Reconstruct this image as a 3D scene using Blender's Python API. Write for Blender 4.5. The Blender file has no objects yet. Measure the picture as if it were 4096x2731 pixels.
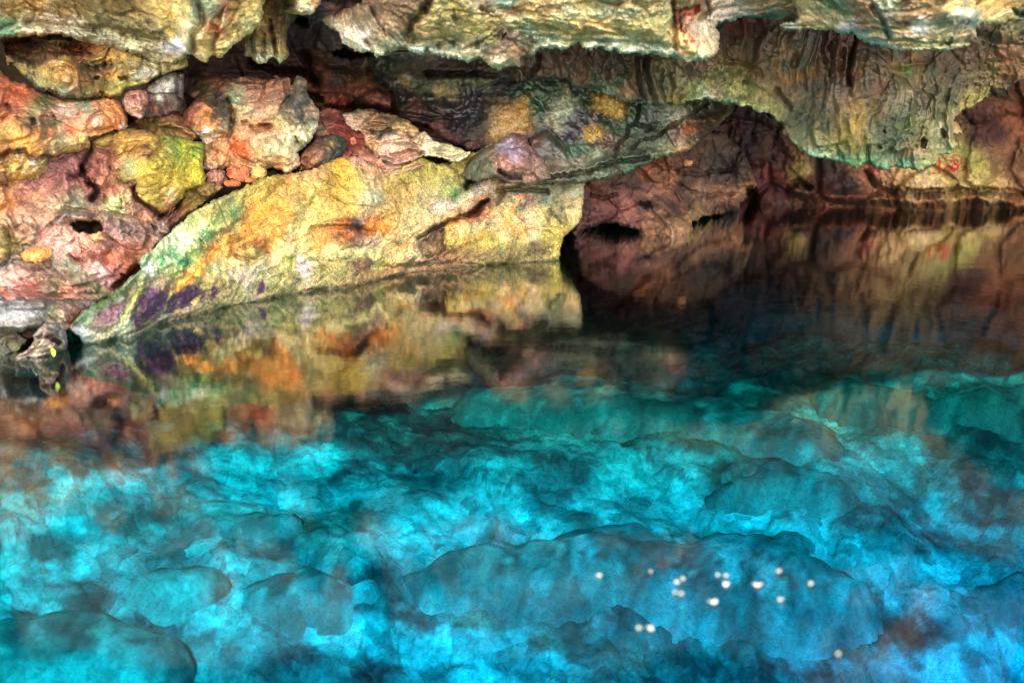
import bpy, math, numpy as np
from mathutils import Vector
R = math.radians
rng = np.random.default_rng(7)

# ------------------------------------------------------------------ scene, camera frame
scene = bpy.context.scene
col = scene.collection
CX, CY, F = 2048.0, 1365.5, 4096 * 35 / 36.0
HC, PITCH = 2.0, R(15.5)
CP, SP = math.cos(PITCH), math.sin(PITCH)
CAM = np.array([0.0, 0.0, HC])

def rays(u, v):
    xc = (u - CX) / F; yc = (CY - v) / F
    return np.stack([xc, CP + yc * SP, -SP + yc * CP], -1)
def at_dist(u, v, Y):
    d = rays(u, v); return CAM + d * (Y / d[..., 1])[..., None]
def at_z(u, v, z):
    d = rays(u, v); return CAM + d * ((z - HC) / np.minimum(d[..., 2], -1e-3))[..., None]
def proj(P):
    q = P - CAM; d = q[:, 1] * CP - q[:, 2] * SP; h = q[:, 1] * SP + q[:, 2] * CP
    return CX + F * q[:, 0] / d, CY - F * h / d
def water_y(v):
    d = rays(np.array([CX]), np.array([float(v)]))[0]
    return HC * d[1] / max(-d[2], 1e-3)

ZO = {'A': (0, 0, 2.119), 'B': (1000, 0, 2.119), 'C': (2000, 0, 2.119), 'D': (3000, 0, 2.1186),
      'E': (0, 700, 2.01), 'G': (1000, 500, 1.6), 'K': (2200, 600, 1.2405), 'P': (0, 0, 0.5742), 'S': (0, 1300, 1.0956), 'T': (2046, 1300, 1.0956)}
def pts(s, z=None):
    """'A 10,20 30,40 B 5,6' -> survey points; a letter switches the survey sheet"""
    out = []
    for t in s.split():
        if t in ZO: z = t; continue
        if ',' not in t: out[-1].append(t); continue       # a colour follows its point
        q = t.split(',')
        x0, y0, k = ZO[z]
        out.append([x0 + float(q[0]) / k, y0 + float(q[1]) / k] + q[2:])
    return out

# ------------------------------------------------------------------ numpy noise
M32 = np.uint32(0xffffffff)
def _h(ix, iy, iz, seed):
    with np.errstate(over='ignore'):
        h = (ix.astype(np.uint32) * np.uint32(374761393) + iy.astype(np.uint32) * np.uint32(668265263)
             + iz.astype(np.uint32) * np.uint32(2147483647 - 58) + np.uint32((seed * 974634777) & 0xffffffff))
        h ^= h >> np.uint32(15); h *= np.uint32(2246822519)
        h ^= h >> np.uint32(13); h *= np.uint32(3266489917); h ^= h >> np.uint32(16)
    return h
GR = rng.normal(size=(256, 3)); GR /= np.linalg.norm(GR, axis=1)[:, None]
def perlin(p, seed=0):
    i = np.floor(p).astype(np.int64); f = p - i
    w = f * f * f * (f * (f * 6 - 15) + 10)
    r = 0.0
    for dx in (0, 1):
        for dy in (0, 1):
            for dz in (0, 1):
                g = GR[_h(i[..., 0] + dx, i[..., 1] + dy, i[..., 2] + dz, seed) & np.uint32(255)]
                d = g[..., 0] * (f[..., 0] - dx) + g[..., 1] * (f[..., 1] - dy) + g[..., 2] * (f[..., 2] - dz)
                ww = (w[..., 0] if dx else 1 - w[..., 0]) * (w[..., 1] if dy else 1 - w[..., 1]) * (w[..., 2] if dz else 1 - w[..., 2])
                r = r + d * ww
    return r * 1.5
def fbm(p, o=4, seed=0, g=.5, ridge=False):
    a = 1.0; s = 0.0; t = 0.0; q = p
    for k in range(o):
        n = perlin(q, seed + k * 17)
        if ridge: n = 1 - 2 * np.abs(n)
        s = s + a * n; t += a; a *= g; q = q * 2.03 + 11.3
    return s / t
def worley(p, seed=0):
    """nearest cell: distance 1, distance 2, offset to the cell point, three random numbers of the cell"""
    i = np.floor(p).astype(np.int64)
    f1 = np.full(p.shape[:-1], 9.0); f2 = f1.copy()
    off = np.zeros(p.shape); rid = np.zeros(p.shape[:-1], np.uint32)
    for dx in (-1, 0, 1):
        for dy in (-1, 0, 1):
            for dz in (-1, 0, 1):
                h = _h(i[..., 0] + dx, i[..., 1] + dy, i[..., 2] + dz, seed)
                c = np.stack([i[..., 0] + dx + (h & np.uint32(1023)) / 1023.0,
                              i[..., 1] + dy + ((h >> np.uint32(10)) & np.uint32(1023)) / 1023.0,
                              i[..., 2] + dz + ((h >> np.uint32(20)) & np.uint32(1023)) / 1023.0], -1)
                o = p - c; d = np.sqrt((o * o).sum(-1))
                n = d < f1
                f2 = np.where(n, f1, np.minimum(f2, d)); f1 = np.where(n, d, f1)
                off[n] = o[n]; rid[n] = h[n]
    with np.errstate(over='ignore'):
        r2 = rid * np.uint32(2654435761)
    rr = np.stack([(r2 >> np.uint32(3)) & np.uint32(1023), (r2 >> np.uint32(12)) & np.uint32(1023), (r2 >> np.uint32(21)) & np.uint32(1023)], -1) / 1023.0
    return f1, f2, off, rr
def sm(x, a, b):
    t = np.clip((x - a) / (b - a), 0, 1); return t * t * (3 - 2 * t)

# ------------------------------------------------------------------ 2-D tools
def seg_d(u, v, poly, closed):
    P = np.array([[q[0], q[1]] for q in poly]); n = len(P)
    best = np.full(u.shape, 1e9); ins = np.zeros(u.shape, bool)
    for k in range(n if closed else n - 1):
        a = P[k]; b = P[(k + 1) % n]; e = b - a
        t = np.clip(((u - a[0]) * e[0] + (v - a[1]) * e[1]) / (e @ e + 1e-9), 0, 1)
        d = np.hypot(u - a[0] - t * e[0], v - a[1] - t * e[1]); best = np.minimum(best, d)
        if closed and a[1] != b[1]:
            c = ((a[1] > v) != (b[1] > v)) & (u < (b[0] - a[0]) * (v - a[1]) / (b[1] - a[1]) + a[0])
            ins ^= c
    return np.where(ins, best, -best) if closed else best
class Rbf:
    def __init__(s, c):
        c = np.array(c, float); s.x = c[:, :2] / 1000; n = len(c)
        K = np.sqrt(((s.x[:, None] - s.x[None]) ** 2).sum(-1) + .01)
        if n >= 4:
            A = np.zeros((n + 3, n + 3)); A[:n, :n] = K
            A[:n, n] = 1; A[:n, n + 1:] = s.x; A[n, :n] = 1; A[n + 1:, :n] = s.x.T
            s.w = np.linalg.lstsq(A, np.r_[c[:, 2], 0, 0, 0], rcond=None)[0]
        else:
            s.w = None; s.m = c[:, 2].mean()
    def __call__(s, u, v):
        if s.w is None: return np.full(u.shape, s.m)
        r = s.w[-3] + s.w[-2] * u / 1000 + s.w[-1] * v / 1000
        for k in range(len(s.x)):
            r = r + s.w[k] * np.sqrt((u / 1000 - s.x[k, 0]) ** 2 + (v / 1000 - s.x[k, 1]) ** 2 + .01)
        return r
def lin(hx):
    c = np.array([int(hx[i:i + 2], 16) / 255 for i in (0, 2, 4)])
    return np.where(c <= .04045, c / 12.92, ((c + .055) / 1.055) ** 2.4)
AK = np.array([.77, .74, .66])       # picture value of a mineral colour -> its reflectance

# ------------------------------------------------------------------ meshes
def link(name, me, mat, label=None, cat=None, kind=None, group=None, parent=None):
    o = bpy.data.objects.new(name, me); col.objects.link(o)
    if mat: me.materials.append(mat)
    if label: o['label'] = label
    if cat: o['category'] = cat
    if kind: o['kind'] = kind
    if group: o['group'] = group
    if parent: o.parent = parent
    return o
def mk(name, V, Q, C=None, smooth=True):
    me = bpy.data.meshes.new(name)
    V = np.asarray(V, np.float32); Q = np.asarray(Q, np.int32); k = Q.shape[1]
    me.vertices.add(len(V)); me.vertices.foreach_set('co', V.ravel())
    me.loops.add(Q.size); me.loops.foreach_set('vertex_index', Q.ravel())
    me.polygons.add(len(Q)); me.polygons.foreach_set('loop_start', np.arange(0, Q.size, k, dtype=np.int32))
    me.update(calc_edges=True)
    me.polygons.foreach_set('use_smooth', np.full(len(Q), smooth))
    if C is not None:
        a = me.color_attributes.new('Mineral', 'FLOAT_COLOR', 'POINT')
        a.data.foreach_set('color', np.c_[C, np.ones(len(C))].astype(np.float32).ravel())
    me.update(); return me

def relief(P, k, seed):
    """metres of relief of a rock of the kind described by k, at world points P"""
    S = k.get('s', 1.0)
    wp = P + .12 * S * np.stack([fbm(P / (.5 * S), 3, seed + 1), fbm(P / (.5 * S), 3, seed + 2), fbm(P / (.5 * S), 3, seed + 3)], -1)
    d = k.get('big', .10) * fbm(wp / (.9 * S), 4, seed + 4) * 1.6
    if k.get('facet', .05):
        f1, f2, off, rr = worley(wp / (.42 * S), seed + 5)
        e = sm(f2 - f1, 0, .16)
        d += 1.8 * k.get('facet', .05) * (e * ((rr[..., 0] - .3) + 1.2 * ((rr - .5) * off).sum(-1)) - k.get('crack', .35) * (1 - e))
        cm_ = sm(fbm(P / .8 + 3, 3, seed + 22), .0, .2)
        d -= .07 * S * cm_ * (1 - sm(f2 - f1, .0, .06)) * k.get('crack', .35) * 2
        f1, f2, off, rr = worley(wp / (.15 * S) + 5, seed + 6)
        e = sm(f2 - f1, 0, .2)
        d += 1.8 * k.get('facet', .05) * .38 * (e * ((rr[..., 0] - .4) + 1.3 * ((rr - .5) * off).sum(-1)) - .25 * (1 - e))
    if k.get('strata', 0):
        q = P * [.35, .35, 1] + k.get('tilt', 0) * P[..., :1] * [0, 0, 1]
        z = (q[..., 2] + .10 * fbm(q / .7, 4, seed + 7)) / k.get('sh', .16)
        t = z - np.floor(z); lay = perlin(np.stack([np.floor(z) * 3.7, P[..., 0] * .8, P[..., 1] * .2], -1), seed + 8)
        d += k['strata'] * ((.5 + lay) * sm(t, 0, .25) * (1 - .5 * t))
        d += k['strata'] * .5 * fbm(q / [.5, .5, .05], 4, seed + 9)
    if k.get('flute', 0):
        q = wp * [1, 1, .16]
        fl = fbm(q / .16, 3, seed + 10, ridge=True)
        d += k['flute'] * fl * (.4 + .9 * sm(fbm(P / 1.1, 2, seed + 11), -.25, .3))
    if k.get('pit', 0):
        f1 = worley(wp / k.get('ps', .10), seed + 12)[0]
        m = sm(fbm(P / .6, 3, seed + 13), -.15, .2)
        d -= k['pit'] * sm(-f1, -.42, -.12) * m
    if k.get('facet', .05):
        f1, f2, off, rr = worley(wp / (.062 * S) + 9, seed + 18)
        d += .013 * S * sm(fbm(P / .4, 3, seed + 19), -.2, .25) * (sm(f2 - f1, 0, .3) * ((rr[..., 0] - .4) + 1.5 * ((rr - .5) * off).sum(-1)) - .5 * (1 - sm(f2 - f1, 0, .2)))
        hl = fbm(wp / .17, 4, seed + 20, g=.6); d -= .035 * S * sm(hl, .22, .42)          # solution pits
    rough = .25 + 1.5 * sm(fbm(P / .7, 3, seed + 16), -.25, .35)
    d += k.get('fine', .016) * 1.75 * rough * (fbm(P / .13, 5, seed + 14, g=.66) * 1.5 + .7 * fbm(P / .07, 4, seed + 15, ridge=True))
    return d

class Sheet:
    """a mass of rock: an outline, the distance of its face, relief, mineral colours, thickness"""
    def __init__(s, out, dep, cols, kind={}, feats=(), stains=(), seed=0, edge=60, roll=.35, jag=7, step=5, back=1.0, gain=1.0, sat=.88, under=2.0, con=1.12, dy=0.0):
        s.con = con; s.sat = sat; s.under = under; s.out = pts(out); s.dep = Rbf([[q[0], q[1], float(q[2]) + dy] for q in pts(dep)])
        c = pts(cols); s.cp = np.array([[q[0], q[1]] for q in c]); s.cc = np.array([lin(q[2]) for q in c])
        s.k, s.f, s.st, s.seed, s.edge, s.roll, s.jag, s.step, s.back, s.gain = kind, feats, stains, seed, edge * .36, roll * .42, jag * 1.7, step, back, gain
    def jitter(s, u, v):
        q = np.stack([u / 60, v / 60, np.full(u.shape, s.seed * 3.1)], -1)
        t = s.jag * .8 * fbm(q * [4, 1.2, 1], 3, 88, g=.6)                 # drips and teeth along the lips
        return u + s.jag * 1.4 * fbm(q, 4, 31, g=.65), v + s.jag * 1.5 * fbm(q, 4, 57, g=.65) + t
    def sdf(s, u, v):
        a, b = s.jitter(u, v); return seg_d(a, b, s.out, True)
    def surf(s, u, v, e):
        Y = s.dep(u, v); P = at_dist(u, v, Y)
        d = relief(P, s.k, s.seed * 101)
        ju, jv = s.jitter(u, v)
        for f in s.f:
            if f[0] == 'g':                                  # groove or crack along a line
                q = seg_d(ju, jv, pts(f[1]), False); d -= 1.5 * f[3] * np.exp(-(q / f[2]) ** 2)
            elif f[0] == 'r':                                # ridge
                q = seg_d(ju, jv, pts(f[1]), False); d += f[3] * np.exp(-(q / f[2]) ** 2)
            elif f[0] == 'b':                                # boulder-like swelling inside an outline
                q = seg_d(ju, jv, pts(f[1]), True); t = np.clip(1 - q / f[2], 0, 1)
                d += np.where(q > 0, f[3] * np.sqrt(np.maximum(1 - t * t, 0)), 0)
            elif f[0] == 'h':                                # hollow
                q = seg_d(ju, jv, pts(f[1]), True); d -= 1.4 * f[3] * sm(q, -3, f[2])
        t = np.clip(1 - e / s.edge, 0, 1)
        d -= s.roll * (1 - np.sqrt(np.maximum(1 - t * t, 0)))
        W = at_dist(u, v, Y - d)
        return at_dist(u, v, Y - d + s.under * np.clip(-W[:, 2], 0, .6)), P          # undercut below the water
    def colour(s, u, v, P):
        q = np.stack([u / 150, v / 150, np.full(u.shape, s.seed * 1.7)], -1)
        w1, w2 = fbm(q, 5, 71, g=.68), fbm(q, 5, 97, g=.68)
        def field(a, b, p):
            num = 0.0; den = 0.0
            for k in range(len(s.cp)):
                w = 1.0 / ((a - s.cp[k, 0]) ** 2 + (b - s.cp[k, 1]) ** 2 + 120) ** p
                num = num + w[:, None] * s.cc[k]; den = den + w
            return num / den[:, None]
        h1, h2 = fbm(q * 7, 3, 73, g=.7), fbm(q * 7, 3, 99, g=.7)
        mk_ = sm(fbm(P / .10 + 1.7, 5, s.seed + 31, g=.8), .0, .16)[:, None]
        C = field(u + 40 * w1 + 14 * h1, v + 40 * w2 + 14 * h2, 1.8) * (1 - .6 * mk_) + .6 * mk_ * field(u + 70 * w2 - 20, v - 60 * w1 + 14, 1.5)
        lum = (C @ np.array([.3, .6, .1]))[:, None]; C = lum + (C - lum) * s.sat
        C = .3 * (np.maximum(C, 1e-4) / .3) ** s.con
        for st in s.st:                                      # (kind, line or outline, width, colour, strength, raggedness)
            m = seg_d(u + st[5] * w1, v + st[5] * w2, pts(st[1]), st[0] == 'a')
            m = sm(m, -st[2], st[2]) if st[0] == 'a' else np.exp(-(m / st[2]) ** 2)
            m = np.clip(m * st[4], 0, 1)
            if len(st) > 6: m = m * sm(fbm(P / .05, 3, 41), -.25 + st[6], .0 + st[6])
            C = C * (1 - m[:, None]) + lin(st[3]) * m[:, None]
        n = fbm(P / .16, 5, s.seed + 5, g=.7); n2 = fbm(P / .3, 4, s.seed + 9, g=.6)
        C = C * (1 + .9 * n[:, None]) * (1 + n2[:, None] * np.array([.12, 0, -.25]))
        n3 = sm(fbm(P / .09 + 7, 5, s.seed + 21, g=.75), .08, .3); n4 = sm(fbm(P / .07 + 3, 5, s.seed + 23, g=.75), .12, .32)
        C = C * (1 - .38 * n3[:, None]) * (1 + .45 * n4[:, None])          # grain of the rock: darker crusts, paler crystals
        return np.clip(C * AK * np.array(s.gain), .004, .85)
    def build(s, name, mat, label=None, cat=None, kind=None, group=None, parent=None):
        O = np.array([[q[0], q[1]] for q in s.out]); st = s.step; m = s.jag * 1.5 + 2 * st
        us = np.arange(O[:, 0].min() - m, O[:, 0].max() + m, st); vs = np.arange(O[:, 1].min() - m, O[:, 1].max() + m, st)
        U, V = np.meshgrid(us, vs); e = s.sdf(U.ravel(), V.ravel()).reshape(U.shape)
        keep = e > 0
        qk = keep[:-1, :-1] & keep[1:, :-1] & keep[:-1, 1:] & keep[1:, 1:]
        used = np.zeros(U.shape, bool)
        for a in (0, 1):
            for b in (0, 1): used[a:U.shape[0] - 1 + a, b:U.shape[1] - 1 + b] |= qk
        idx = np.full(U.shape, -1); idx[used] = np.arange(used.sum())
        P, P0 = s.surf(U[used], V[used], np.maximum(e[used], 0))
        C = s.colour(U[used], V[used], P0)
        i, j = np.nonzero(qk)
        Q = np.stack([idx[i, j], idx[i + 1, j], idx[i + 1, j + 1], idx[i, j + 1]], 1)
        # the sides and back: rings behind the rim, drawing in
        E = np.concatenate([Q[:, [0, 1]], Q[:, [1, 2]], Q[:, [2, 3]], Q[:, [3, 0]]])
        key = np.sort(E, 1); kk = key[:, 0].astype(np.int64) * (len(P) + 1) + key[:, 1]
        un, first, cnt = np.unique(kk, return_index=True, return_counts=True)
        B = E[first[cnt == 1]]
        rim = np.unique(B); pos = {int(r): n for n, r in enumerate(rim)}
        cen = P[rim].mean(0); VV = [P]; CC = [C]; QQ = [Q]; base = len(P)
        prev = rim
        for t, sh in ((.12, .012), (.45, .05), (1.0, .14)):
            ray = P[rim] - CAM; L = ray[:, 1:2]
            N = CAM + ray * (1 + t * s.back / L); c2 = cen + (0, t * s.back, 0)
            N = N + (c2 - N) * sh
            N[:, 0] += .03 * perlin(N / .2, 5); N[:, 2] += .03 * perlin(N / .2, 6)
            VV.append(N); CC.append(C[rim] * .9)
            cur = base + np.arange(len(rim)); base += len(rim)
            a = np.array([pos[int(x)] for x in B[:, 0]]); b = np.array([pos[int(x)] for x in B[:, 1]])
            QQ.append(np.stack([prev[b], prev[a], cur[a], cur[b]], 1)); prev = cur
        me = mk(name, np.concatenate(VV), np.concatenate(QQ), np.concatenate(CC))
        return link(name, me, mat, label, cat, kind, group, parent)

def ico(n=5):
    import bmesh
    bm = bmesh.new(); bmesh.ops.create_icosphere(bm, subdivisions=n, radius=1)
    V = np.array([v.co[:] for v in bm.verts]); T = np.array([[v.index for v in f.verts] for f in bm.faces]); bm.free()
    return V, T
ICO = {n: ico(n) for n in (4, 5, 6)}
def boulder(name, c, r, rz, cols, mat, seed, kind={}, n=6, sq=2.6, tilt=(0, 0), **kw):
    """closed stone: squarish ellipsoid with relief; cols = list of hex mixed in patches"""
    V, T = ICO[n]
    N = V / ((np.abs(V) ** sq).sum(1) ** (1 / sq))[:, None]
    P = N * np.array(r)
    ax, ay = R(tilt[0]), R(tilt[1])
    def rot(P, a, i, j):
        P = P.copy(); x, y = P[:, i].copy(), P[:, j].copy()
        P[:, i] = x * math.cos(a) - y * math.sin(a); P[:, j] = x * math.sin(a) + y * math.cos(a); return P
    P = rot(rot(rot(P, ax, 1, 2), ay, 0, 2), R(rz), 0, 1)
    dirn = rot(rot(rot(V / np.array(r), ax, 1, 2), ay, 0, 2), R(rz), 0, 1); dirn /= np.linalg.norm(dirn, axis=1)[:, None]
    W = P + np.array(c)
    W = W + dirn * relief(W + seed * 3.3, kind, seed * 13)[:, None]
    w = fbm(W / .35 + seed, 5, seed, g=.65); h = fbm(W / .8, 4, seed + 3, g=.6)
    CL = np.array([lin(x) for x in cols]); t = np.clip((h * 2.2 + .5), 0, .999) * (len(cols) - 1)
    i = t.astype(int); f = sm(t - i, .3, .7)[:, None]
    C = CL[i] * (1 - f) + CL[np.minimum(i + 1, len(cols) - 1)] * f
    C = np.clip(C * (1 + .7 * w[:, None]) * AK, .004, .85)
    return link(name, mk(name, W, T, C), mat, **kw)

# ------------------------------------------------------------------ materials
def rock_mat(name, bump=1.0, rough=.72, spec=.35, speck=.5, fine=1.0):
    m = bpy.data.materials.new(name); m.use_nodes = True; nt = m.node_tree; N = nt.nodes; L = nt.links
    b = N['Principled BSDF']; b.inputs['Roughness'].default_value = rough
    b.inputs['Specular IOR Level'].default_value = spec
    at = N.new('ShaderNodeAttribute'); at.attribute_name = 'Mineral'
    ge = N.new('ShaderNodeNewGeometry')
    def noise(sc, det, ro=.65, dist=0.0):
        n = N.new('ShaderNodeTexNoise'); n.inputs['Scale'].default_value = sc; n.inputs['Detail'].default_value = det
        n.inputs['Roughness'].default_value = ro; n.inputs['Distortion'].default_value = dist
        L.new(ge.outputs['Position'], n.inputs['Vector']); return n
    def math_(op, a, c, cl=False):
        n = N.new('ShaderNodeMath'); n.operation = op; n.use_clamp = cl
        for k, x in enumerate((a, c)):
            if hasattr(x, 'links'): L.new(x, n.inputs[k])
            else: n.inputs[k].default_value = x
        return n.outputs[0]
    n1 = noise(16, 9, .75, .6); n2 = noise(60, 5, .75); n3 = noise(160, 3, .6); n4 = noise(30, 6, .8)
    var = math_('ADD', math_('MULTIPLY', n1.outputs['Fac'], 2.6), math_('MULTIPLY', n2.outputs['Fac'], 3.4 * fine))
    var = math_('ADD', var, 1 - 1.3 - 1.7 * fine)            # about 1 on average
    cm = N.new('ShaderNodeVectorMath'); cm.operation = 'SCALE'
    L.new(at.outputs['Color'], cm.inputs[0]); L.new(var, cm.inputs['Scale'])
    # dark lichen specks and pale grains
    dk = math_('MULTIPLY', math_('SUBTRACT', n4.outputs['Fac'], .60), 9, True)
    mx = N.new('ShaderNodeMix'); mx.data_type = 'RGBA'
    L.new(math_('MULTIPLY', dk, speck), mx.inputs['Factor']); L.new(cm.outputs[0], mx.inputs[6]); mx.inputs[7].default_value = (.03, .025, .02, 1)
    pl = math_('MULTIPLY', math_('SUBTRACT', n3.outputs['Fac'], .64), 10, True)
    m2 = N.new('ShaderNodeMix'); m2.data_type = 'RGBA'
    L.new(math_('MULTIPLY', pl, .45 * speck), m2.inputs['Factor']); L.new(mx.outputs[2], m2.inputs[6]); m2.inputs[7].default_value = (.55, .48, .36, 1)
    L.new(m2.outputs[2], b.inputs['Base Color'])
    h = math_('ADD', math_('MULTIPLY', n1.outputs['Fac'], 1.0), math_('ADD', math_('MULTIPLY', n2.outputs['Fac'], .35), math_('MULTIPLY', n3.outputs['Fac'], .12)))
    n5 = noise(1.7, 3, .5)                                     # smooth flowstone here, crusty rock there
    bp = N.new('ShaderNodeBump'); bp.inputs['Distance'].default_value = .05 * bump
    L.new(math_('MULTIPLY', math_('ADD', math_('MULTIPLY', math_('SUBTRACT', n5.outputs['Fac'], .38), 3.2, True), .15), .65 * min(1, bump), True), bp.inputs['Strength'])
    L.new(h, bp.inputs['Height']); L.new(bp.outputs[0], b.inputs['Normal'])
    return m
M_ROCK = rock_mat('limestone')
M_WET = rock_mat('damp_flowstone', 1.0, .55, .5, .35)
M_PALE = rock_mat('pale_limestone', 1.0, .8, .25, .3)
M_BED = rock_mat('submerged_limestone', .35, .9, .1, .1, .25)
def plain(name, c, rough=.6):
    m = bpy.data.materials.new(name); m.use_nodes = True; N = m.node_tree.nodes; b = N['Principled BSDF']
    n = N.new('ShaderNodeTexNoise'); n.inputs['Scale'].default_value = 40; n.inputs['Detail'].default_value = 4
    r = N.new('ShaderNodeMix'); r.data_type = 'RGBA'
    r.inputs[6].default_value = (*[x * .6 for x in c], 1); r.inputs[7].default_value = (*[min(1, x * 1.3) for x in c], 1)
    m.node_tree.links.new(n.outputs['Fac'], r.inputs['Factor']); m.node_tree.links.new(r.outputs[2], b.inputs['Base Color'])
    b.inputs['Roughness'].default_value = rough; return m

# ------------------------------------------------------------------ the rock masses, farthest first
def wl(v): return water_y(v / .5742)                   # distance of the waterline, from its height on the survey
ROCKY = dict(big=.12, facet=.07, fine=.018)
SMOOTH = dict(big=.10, facet=.022, fine=.012, crack=.5)

Sheet("P 1180,60 2700,60 2700,640 1180,640",
      f"P 1300,478,{wl(478)} 2000,478,{wl(478)} 2500,478,{wl(478)} 1300,620,{wl(478)-.1} 2000,620,{wl(478)-.1} 2500,620,{wl(478)-.1} 1300,100,14.3 2000,100,14.1 2500,100,13.8 1700,330,15.3 2300,300,14.3 2150,400,14.35",
      """K 1000,150 7a4240 1080,110 8a4040 1100,60 5a4038 1150,200 5a3238 1050,250 6a3c38 1240,110 9a8a52 1230,150 8a6a48 1300,180 5c3630 1400,130 4a3430
      1350,100 3e2e2e 1350,240 8a5640 1500,240 7e4c3a 1480,180 3a2c2c 1600,130 b88068 1650,150 d0aa84 1800,150 d0b888 1900,170 d8c094 2050,150 d0b880 2080,90 b1ac66
      1960,130 b8a868 2150,170 c8b878 2250,180 d0b080 2300,130 a27858 2200,90 92724c 1700,240 844f35 1900,250 8d5a37 2100,240 824c30 2300,260 94623c 2330,60 826248
      D 1950,1000 5a3430 2000,1080 6a3c32 2200,1000 985f48 2280,1080 a86e4c 2100,1150 5a3430 1900,1180 5a3634 2250,830 7a5438 2150,780 4a4430 2300,900 8a4a34
      1800,1280 9a9a5a 1870,1320 a8a260 1950,1400 b0a858 2050,1330 927250 2200,1350 825840 1700,1450 c0a270 1300,1500 c8a878
      C 2100,950 3a2c30 2200,1050 4a3638 2280,1000 38302e 2000,1100 583838 2150,1150 3a3236 2280,1200 5a3c34 2200,1400 5a3a32 2250,1450 8a5254 2050,1300 3a343a""",
      dict(big=.28, facet=.12, fine=.03, s=1.7),
      feats=[('g', "K 1560,110 1600,155 1640,185 1700,205 1850,215 2000,195 2190,205 2352,215", 10, .30),
             ('r', "K 1210,200 1400,235 1560,240 1700,245 1900,255 2100,235 2352,262", 26, .45),
             ('g', "K 980,170 1010,250 960,290", 14, .5), ('g', "K 1180,190 1230,150 1290,190", 10, .3)],
      stains=[('l', "K 1560,95 1650,165 1760,200 1850,212", 9, '2a1a16', .8, 30, .1), ('l', "K 1900,205 2050,190 2150,200", 7, '2a1a16', .7, 26, .1),
              ('l', "K 1600,90 1635,105", 9, 'a8182c', .9, 4)],
      seed=3, edge=30, roll=.3, step=5.5, back=.6, gain=.74, con=1.3)\
    .build('rock_wall', M_ROCK, 'far brown cave wall with a pale painted band above the dark water', kind='structure')

Sheet("K 60,560 100,440 120,300 150,150 400,40 560,-40 700,-100 850,-100 960,0 1020,120 1030,180 975,195 978,230 940,282 945,310 905,322 890,312 820,318 760,335 715,350 720,390 692,414 700,560 440,560 447,414 447,400 400,388 340,376 250,372 190,390 150,414 150,560",
      f"K 200,412,{water_y(932)} 700,412,{water_y(932)} 200,560,{water_y(932)} 700,560,{water_y(932)} 500,200,12.5 900,285,13.9 820,312,13.5 755,332,13.0 930,200,13.7 900,0,13.5 400,0,12.7 150,200,12.4",
      """K 200,270 5e3a36 250,260 8a5450 350,250 96605a 300,210 6e4a44 400,290 a66a5c 480,270 3c2c2c 500,220 a07468 430,160 3a2e2e 400,120 5a4a44 560,100 ac7860
      600,140 b88468 450,110 c07c5c 650,170 4a3a36 700,200 967262 750,210 a8866c 850,220 a07458 930,240 b88868 700,120 6a5248 800,90 4c4846 850,150 5a4c48
      780,170 785848 900,100 403838 600,300 5c3e38 650,260 80584e 550,340 967050 620,380 a07858 500,390 8a6448 690,380 a88860 250,360 6c4240 400,360 7a5048
      800,290 785848 760,330 a88858 900,310 3a3034""",
      dict(big=.22, facet=.10, fine=.035, pit=.05, ps=.16, s=1.3),
      feats=[('h', "K 440,262 500,268 512,292 470,288 440,275", 5, .25), ('g', "K 640,170 720,215 800,225 900,215", 7, .12), ('g', "K 200,230 280,240 330,220", 6, .12),
             ('g', "K 500,70 640,110 760,120 900,100", 7, .15)],
      seed=5, edge=70, roll=.8, jag=8, back=.5, gain=.9)\
    .build('boulder', M_ROCK, 'pinkish brown speckled boulder undercut at the waterline, right of the yellow slab', 'boulder')

Sheet("P 330,-60 1300,-60 1300,380 1150,420 1050,430 800,430 650,400 430,380 330,250",
      "P 400,0,11.8 800,0,11.6 1250,0,11.4 400,350,11.2 800,400,11.0 1250,400,11.3 700,200,12.0 900,160,11.7",
      """B 450,180 2c2424 400,300 4a4240 350,380 3c3a40 420,400 403e44 550,250 5c4c48 600,300 4c4442 700,350 5a5654 620,50 5a5068 680,70 9a7c74 560,160 44544c
      580,350 5c5450 780,40 5c4a40 500,130 384440 420,600 5a3838 350,430 3e3c3e 350,480 5a3a36 500,500 7a4c44 550,580 8a5446 650,550 6a5048 620,640 8a6a54 750,600 5c5454
      700,700 5a5050 600,720 a0685e 650,760 b07060 560,800 6a5a38 700,820 b87058 800,860 b86850 830,780 b07a66 1000,770 a06a5c 1000,840 a07060 900,870 5c564e
      1150,820 90645a 1250,900 a07260 1000,600 64524a 880,530 54484c 850,620 645450 900,680 806848 1080,560 6a806a 1120,640 5a7a64 1200,540 5e6a5e 1250,620 86887a
      1350,560 7e7a70 1450,560 8a8680 1600,560 90807a 1750,560 80706a""",
      dict(big=.30, facet=.12, strata=.14, sh=.24, fine=.03, s=1.4),
      feats=[('g', "B 470,470 520,640 560,700", 16, .4), ('g', "B 0,540 200,600 450,620 560,680", 14, .4), ('g', "B 600,950 750,930 1000,940 1240,970", 18, .5),
             ('h', "B 475,800 560,795 630,830 620,880 540,870", 8, .35), ('r', "B 520,600 700,560 1000,560", 30, .3), ('r', "B 850,800 1000,820 1200,880", 30, .3),
             ('h', "B 700,450 800,420 1000,440 1060,480 900,495 720,490", 8, .8), ('h', "B 370,190 420,145 490,170 490,235 400,230", 8, .5)],
      seed=7, edge=40, roll=.3, step=5, back=.6, con=1.35)\
    .build('rock_recess', M_ROCK, 'reddish layered rock at the back of the dark recess under the middle overhang', 'rock face')

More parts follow.
